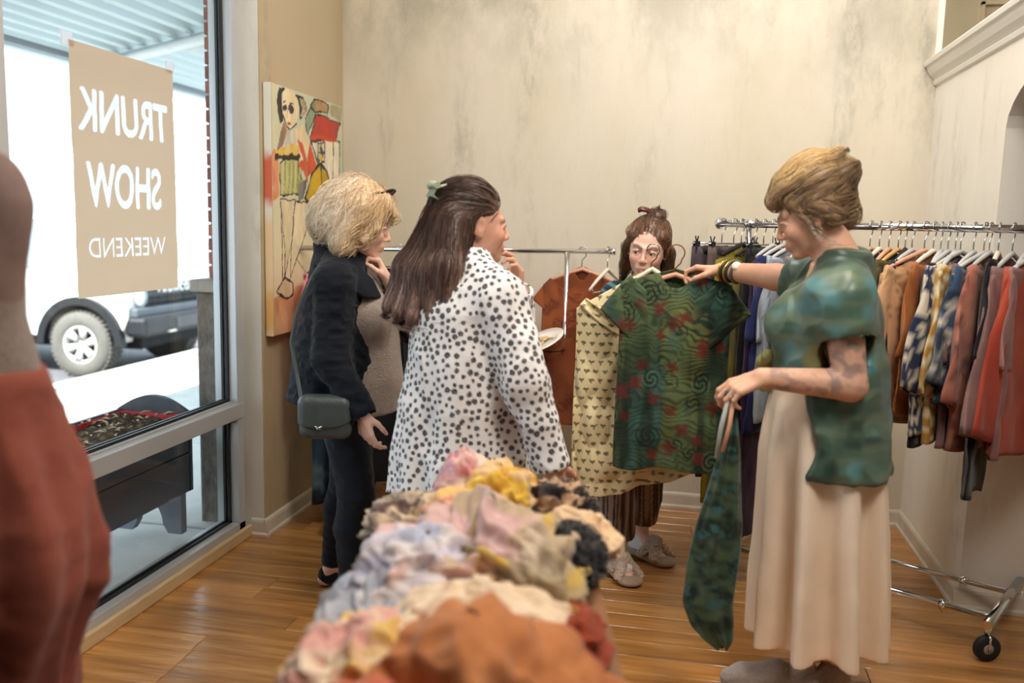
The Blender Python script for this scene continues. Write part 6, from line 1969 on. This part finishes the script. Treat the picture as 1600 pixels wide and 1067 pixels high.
for i in range(len(sp) - 1):
    for e in range(4): fs.append((i * 4 + e, i * 4 + (e + 1) % 4, i * 4 + 4 + (e + 1) % 4, i * 4 + 4 + e))
mb.add(vs, fs, True).build('strap', M_lth, bag)
# sunglasses pushed up in her hair
wd = lambda p: tuple(np.array(A.root.matrix_basis @ Vector(p)))
bpy.context.view_layer.update()
sg = thing('sunglasses', 'dark brown sunglasses pushed up into blonde hair', 'sunglasses', tuple(A.o[i] + (np.linalg.inv(A.M) @ A.h(.045, 0, .125))[i] for i in range(3)))
iM = np.linalg.inv(A.M)
def sw_(x, y, z):
    x = x - 7 * y * y
    return tuple(iM @ (A.hR @ np.array([x, y, z])))
M_tort = mat('tortoise_acetate', (72, 56, 48), .25)
mb = MB()
for s_ in (-1, 1):
    pts = [sw_(.03 + .014 * math.sin(t), s_ * .034 + .028 * math.cos(t), .0 + .022 * math.sin(t)) for t in np.linspace(0, 2 * math.pi, 20, endpoint=False)]
    mb.tube(pts, .0035, 6, closed=True)
mb.tube([sw_(.032, -.008, .004), sw_(.035, 0, .008), sw_(.032, .008, .004)], .003, 6).build('frame', M_tort, sg)
for s_ in (-1, 1):
    pts = [sw_(.03 + .014 * math.sin(t), s_ * .034 + .026 * math.cos(t), .0 + .02 * math.sin(t)) for t in np.linspace(0, 2 * math.pi, 20, endpoint=False)]
    MB().add(pts + [sw_(x + .003, y, z) for x, y, z in [(.03 + .014 * math.sin(t), s_ * .034 + .026 * math.cos(t), .02 * math.sin(t)) for t in np.linspace(0, 2 * math.pi, 20, endpoint=False)]], [tuple(range(20)), tuple(range(20, 40))[::-1]] + [(i, (i + 1) % 20, 20 + (i + 1) % 20, 20 + i) for i in range(20)]).build('lens', mat('dark_lens', (46, 38, 36), .08), sg)
    MB().tube([sw_(.03, s_ * .062, .0), sw_(-.02, s_ * .088, -.04), sw_(-.07, s_ * .098, -.075)], .0035, 6).build('temple', M_tort, sg)

# ---------------------------------------------------------------- dress form by the window
df = thing('dress_form', 'dress form in a grey knit top and rust red balloon skirt by window', 'mannequin', (-1.225, 1.285, 0))
def g3(lo, hi, st): return SDF(axis(lo[0], hi[0], st), axis(lo[1], hi[1], st), axis(lo[2], hi[2], st))
S = g3((-.25, -.25, 1.15), (.25, .25, 1.72), .0065)
S.stack([(1.17, 0, 0, .12, .1), (1.3, 0, 0, .108, .09), (1.42, 0, 0, .125, .1), (1.5, 0, 0, .12, .09), (1.56, 0, 0, .08, .06), (1.6, 0, 0, .045, .045), (1.66, 0, 0, .042, .042)], .03)
for s_ in (-1, 1):
    S.ell((s_ * .09, 0, 1.5), (.048, .055, .08), None, .04)
S.ell((.05, -.07, 1.4), (.06, .055, .06), None, .04); S.ell((-.05, -.07, 1.4), (.06, .055, .06), None, .04)
V, F = S.mesh()
o = link('torso', fast_mesh('torso', V, F, np.repeat(lin((138, 114, 108))[None, :], len(V), 0)), mat('linen_cover', vc=True, rough=.8, noise=(60, .08, (1, 1, 1))), df)
o.location.z = .0
S = g3((-.25, -.25, 1.14), (.25, .25, 1.48), .0065)
S.stack([(1.165, 0, 0, .142, .13), (1.22, 0, 0, .13, .115), (1.3, 0, 0, .112, .1), (1.4, 0, 0, .112, .105), (1.445, 0, 0, .112, .098)], .01, fold=lambda th, z: .05 * np.sin(8 * th) * np.clip(1.25 - z, 0, .1) * 8)
S.ell((.05, -.07, 1.4), (.065, .06, .062), None, .04); S.ell((-.05, -.07, 1.4), (.065, .06, .062), None, .04)
S.cut(lambda X, Y, Z: 1.43 - .0 * X - Z + 0 * Y, (-.3, -.3, 1.3), (.3, .3, 1.6), .006)
V, F = S.mesh(); link('knit_top', fast_mesh('knit_top', V, F, np.repeat(lin((140, 124, 116))[None, :], len(V), 0) * (1 + .12 * vnoise(V, 120, 3))[:, None]), M_knit, df)
S = g3((-.36, -.36, .42), (.36, .36, 1.24), .0075)
S.stack([(.45, 0, 0, .12, .12), (.6, 0, 0, .15, .15), (.7, 0, 0, .172, .17), (.8, 0, 0, .198, .19), (.89, 0, 0, .208, .2), (1.0, 0, 0, .188, .18), (1.1, 0, 0, .16, .15), (1.205, 0, 0, .132, .12)], .02, fold=lambda th, z: (.07 * np.sin(7 * th + 4 * z) + .045 * np.sin(13 * th - 7 * z)) * np.clip((1.2 - z) * 3, 0, 1))
V, F = S.mesh(); N_ = vnormals(V, F)
V = V + N_ * (.012 * (1 - 2 * np.abs(vnoise(V * [1, 1, .8], 7, 4))) + .006 * fbm(V, 14, 8))[:, None]
link('balloon_skirt', fast_mesh('balloon_skirt', V, F, np.repeat(lin((144, 78, 64))[None, :], len(V), 0) * (1 + .1 * fbm(V, 6, 3))[:, None]), M_cloth, df, label='rust red balloon skirt')
MB().tube([(0, 0, .03), (0, 0, 1.2)], .016, 12).build('pole', mat('black_iron', (34, 34, 36), .5, metal=.5), df)
MB().lathe([(0, 0), (.19, 0), (.2, .01), (.19, .02), (.04, .035), (.02, .06), (0, .06)], (0, 0, 0), 'Z', 36).build('base', mat('black_iron'), df)

# ---------------------------------------------------------------- table with the pile of clothes
AX = np.array([-.205, .979]); SX = np.array([.979, .205])
tc_ = np.array([-.358, 1.505])
tb = thing('table', 'narrow wooden table in the foreground under the pile of clothes', 'table', (tc_[0], tc_[1], 0), math.atan2(SX[1], SX[0]))
M_tw = mat('worn_table_wood', (138, 94, 60), .5, noise=(14, .22, (5, .5, 2)))
for k in range(3):
    x0 = -.255 + k * .17
    MB().box((x0 + .001, -.66, .722), (x0 + .169, .66, .75), bev=.004).build('top_board', M_tw, tb)
for sx in (-.235, .235):
    MB().box((sx - .01, -.6, .64), (sx + .01, .6, .722)).build('side_apron', M_tw, tb)
    for sy in (-.61, .61):
        MB().box((sx - .025, sy - .025, 0), (sx + .025, sy + .025, .722), bev=.004).build('leg', M_tw, tb)
for sy in (-.61, .61):
    MB().box((-.23, sy - .01, .64), (.23, sy + .01, .722)).build('end_apron', M_tw, tb)

def pile_cloth(label, c, r, rz, paint, seed, amp=.03, fr=9, st=(1, 1, 1), cat='garment', name='folded_garment', hem=None, flat=.35, res=(110, 70), m=M_fab, tilt=(0, 0)):
    """a crumpled garment: a flattened lump pleated by ridged folds"""
    root = thing(name, label, cat, c, rz, 'heap of clothes on the table')
    root.rotation_euler = (tilt[0], tilt[1], rz)
    nu, nv = res
    th = np.linspace(0, 2 * math.pi, nu, endpoint=False); ph = np.linspace(.04, math.pi - .04, nv)
    PH, TH = np.meshgrid(ph, th, indexing='ij')
    D = np.stack([np.sin(PH) * np.cos(TH), np.sin(PH) * np.sin(TH), np.cos(PH)], 2).reshape(-1, 3)
    Q = D * np.array(st) + seed * 3.1
    w = np.stack([fbm(Q, 2.2, seed), fbm(Q, 2.2, seed + 40), fbm(Q, 2.2, seed + 80)], 1) * .35
    rd = 1.1 * (1 - 2 * np.abs(vnoise(Q + w, fr * .2, seed + 5))) + .5 * (1 - 2 * np.abs(vnoise(Q + w, fr * .42, seed + 6))) + .1 * fbm(Q, fr, seed + 7)
    sh = 1 + .22 * fbm(Q, 1.3, seed + 2)
    P = D * np.array(r) * sh[:, None] + D * (amp * rd)[:, None]
    P[:, 2] = np.where(P[:, 2] < 0, P[:, 2] * flat, P[:, 2])
    cc = paint(P, seed) * (1 + .10 * fbm(Q, 9, seed + 3))[:, None]
    R = P.reshape(nv, nu, 3)
    nn = ringmesh('crumpled_cloth', R, cc, m, root)
    return root

def tiedye(cols, sc=7):
    def f(P, s):
        c = np.repeat(lin(cols[0])[None, :], len(P), 0)
        for i, k in enumerate(cols[1:]):
            c = mixc(c, lin(k)[None, :] + 0 * c, sstep(.0, .3, fbm(P, sc * (1 + .25 * i), s + 13 * i)))
        return c
    return f
ra = math.atan2(SX[1], SX[0])
pile_cloth('grey brown flowered garment at the far left corner of the pile', (-.575, 1.86, .765), (.10, .12, .075), ra + .2, tiedye([(150, 134, 120), (196, 178, 160), (96, 76, 74), (214, 190, 160)], 22), 3, .022, 12, hem=(2.8, 4.6, 1.2, 1.5))
pile_cloth('dark brown and black patterned garment at the far right of the pile', (-.29, 2.02, .79), (.095, .1, .065), ra, tiedye([(46, 38, 36), (120, 84, 62), (30, 26, 28), (206, 170, 140)], 24), 4, .018, 12)
pile_cloth('black lace garment under the taupe scarf on the right', (-.225, 1.76, .785), (.07, .12, .055), ra - .1, tiedye([(34, 32, 34), (60, 54, 52), (22, 22, 24)], 24), 5, .02, 12)
pile_cloth('cream beige garment hanging over the right edge of the table', (-.225, 1.93, .775), (.1, .06, .05), ra - .55, tiedye([(228, 196, 158), (236, 212, 178), (212, 170, 132)], 9), 6, .014, 7, tilt=(0, .18))
pile_cloth('pale grey blue garment drooping over the left edge of the table', (-.555, 1.53, .74), (.08, .22, .065), ra + .05, tiedye([(164, 168, 180), (196, 196, 204), (120, 118, 126)], 9), 7, .022, 8, (1, .5, 1))
pile_cloth('peach orange garment between the pink one and the flowered one', (-.475, 1.84, .775), (.085, .13, .085), ra + .5, tiedye([(226, 148, 110), (234, 170, 130), (222, 120, 100), (230, 190, 110)], 9), 8, .02, 8, (1, .45, 1))
pile_cloth('pink and lavender knitted garment standing up at the back of the pile', (-.50, 2.0, .785), (.075, .075, .125), ra + .1, tiedye([(222, 172, 168), (196, 160, 176), (236, 220, 206), (206, 132, 140)], 11), 9, .02, 8, (1, 1, .5), hem=(3.4, 5.6, .5, .6), m=M_knit)
pile_cloth('yellow tie-dyed garment at the top of the pile', (-.405, 1.97, .785), (.1, .085, .105), ra, tiedye([(226, 186, 78), (236, 204, 108), (210, 160, 60), (232, 196, 150)], 8), 10, .026, 8, (1, 1, .5))
pile_cloth('lavender white garment on the left of the pile', (-.475, 1.6, .78), (.13, .12, .085), ra + .3, tiedye([(214, 206, 218), (230, 222, 222), (186, 190, 212), (226, 186, 180)], 8), 11, .024, 8)
pile_cloth('taupe, cream and yellow tie-dyed garment heaped in the middle', (-.36, 1.68, .785), (.15, .16, .105), ra - .2, tiedye([(188, 166, 138), (216, 198, 170), (150, 130, 108), (206, 172, 84), (214, 178, 176)], 8), 12, .036, 8, (1, .7, 1), hem=(3.3, 6.0, .9, 1.1), res=(150, 96))
pile_cloth('twisted taupe and mustard scarf on the right of the pile', (-.285, 1.575, .79), (.065, .15, .085), ra + .55, tiedye([(170, 152, 122), (150, 130, 104), (204, 168, 60), (208, 190, 166)], 8), 13, .026, 8, (1, .35, 1), res=(130, 80), cat='scarf', name='scarf')
pile_cloth('brick red garment sticking out at the right table edge', (-.175, 1.44, .765), (.06, .09, .05), ra + .1, tiedye([(150, 66, 42), (166, 80, 54)], 7), 14, .014, 7)
pile_cloth('cream sheet folded under the orange garment', (-.32, 1.42, .775), (.15, .085, .07), ra - .15, tiedye([(236, 212, 182), (242, 224, 198), (226, 190, 160)], 7), 15, .018, 7)
pile_cloth('pale pink and yellow garment at the near left of the pile', (-.485, 1.24, .765), (.09, .12, .07), ra, tiedye([(234, 206, 186), (240, 222, 196), (226, 188, 110), (226, 170, 160)], 8), 16, .022, 8)
pile_cloth('big rust orange garment at the front of the pile', (-.285, 1.195, .768), (.215, .165, .105), ra, tiedye([(190, 120, 72), (202, 136, 88), (176, 104, 60)], 5), 17, .032, 4.6, (1, .7, 1), hem=(3.4, 5.9, .7, .9), res=(160, 100))
pile_cloth('salmon pink garment tucked under the orange one in front', (-.40, 1.06, .765), (.1, .07, .07), ra, tiedye([(214, 122, 96), (222, 140, 112)], 6), 18, .02, 7)
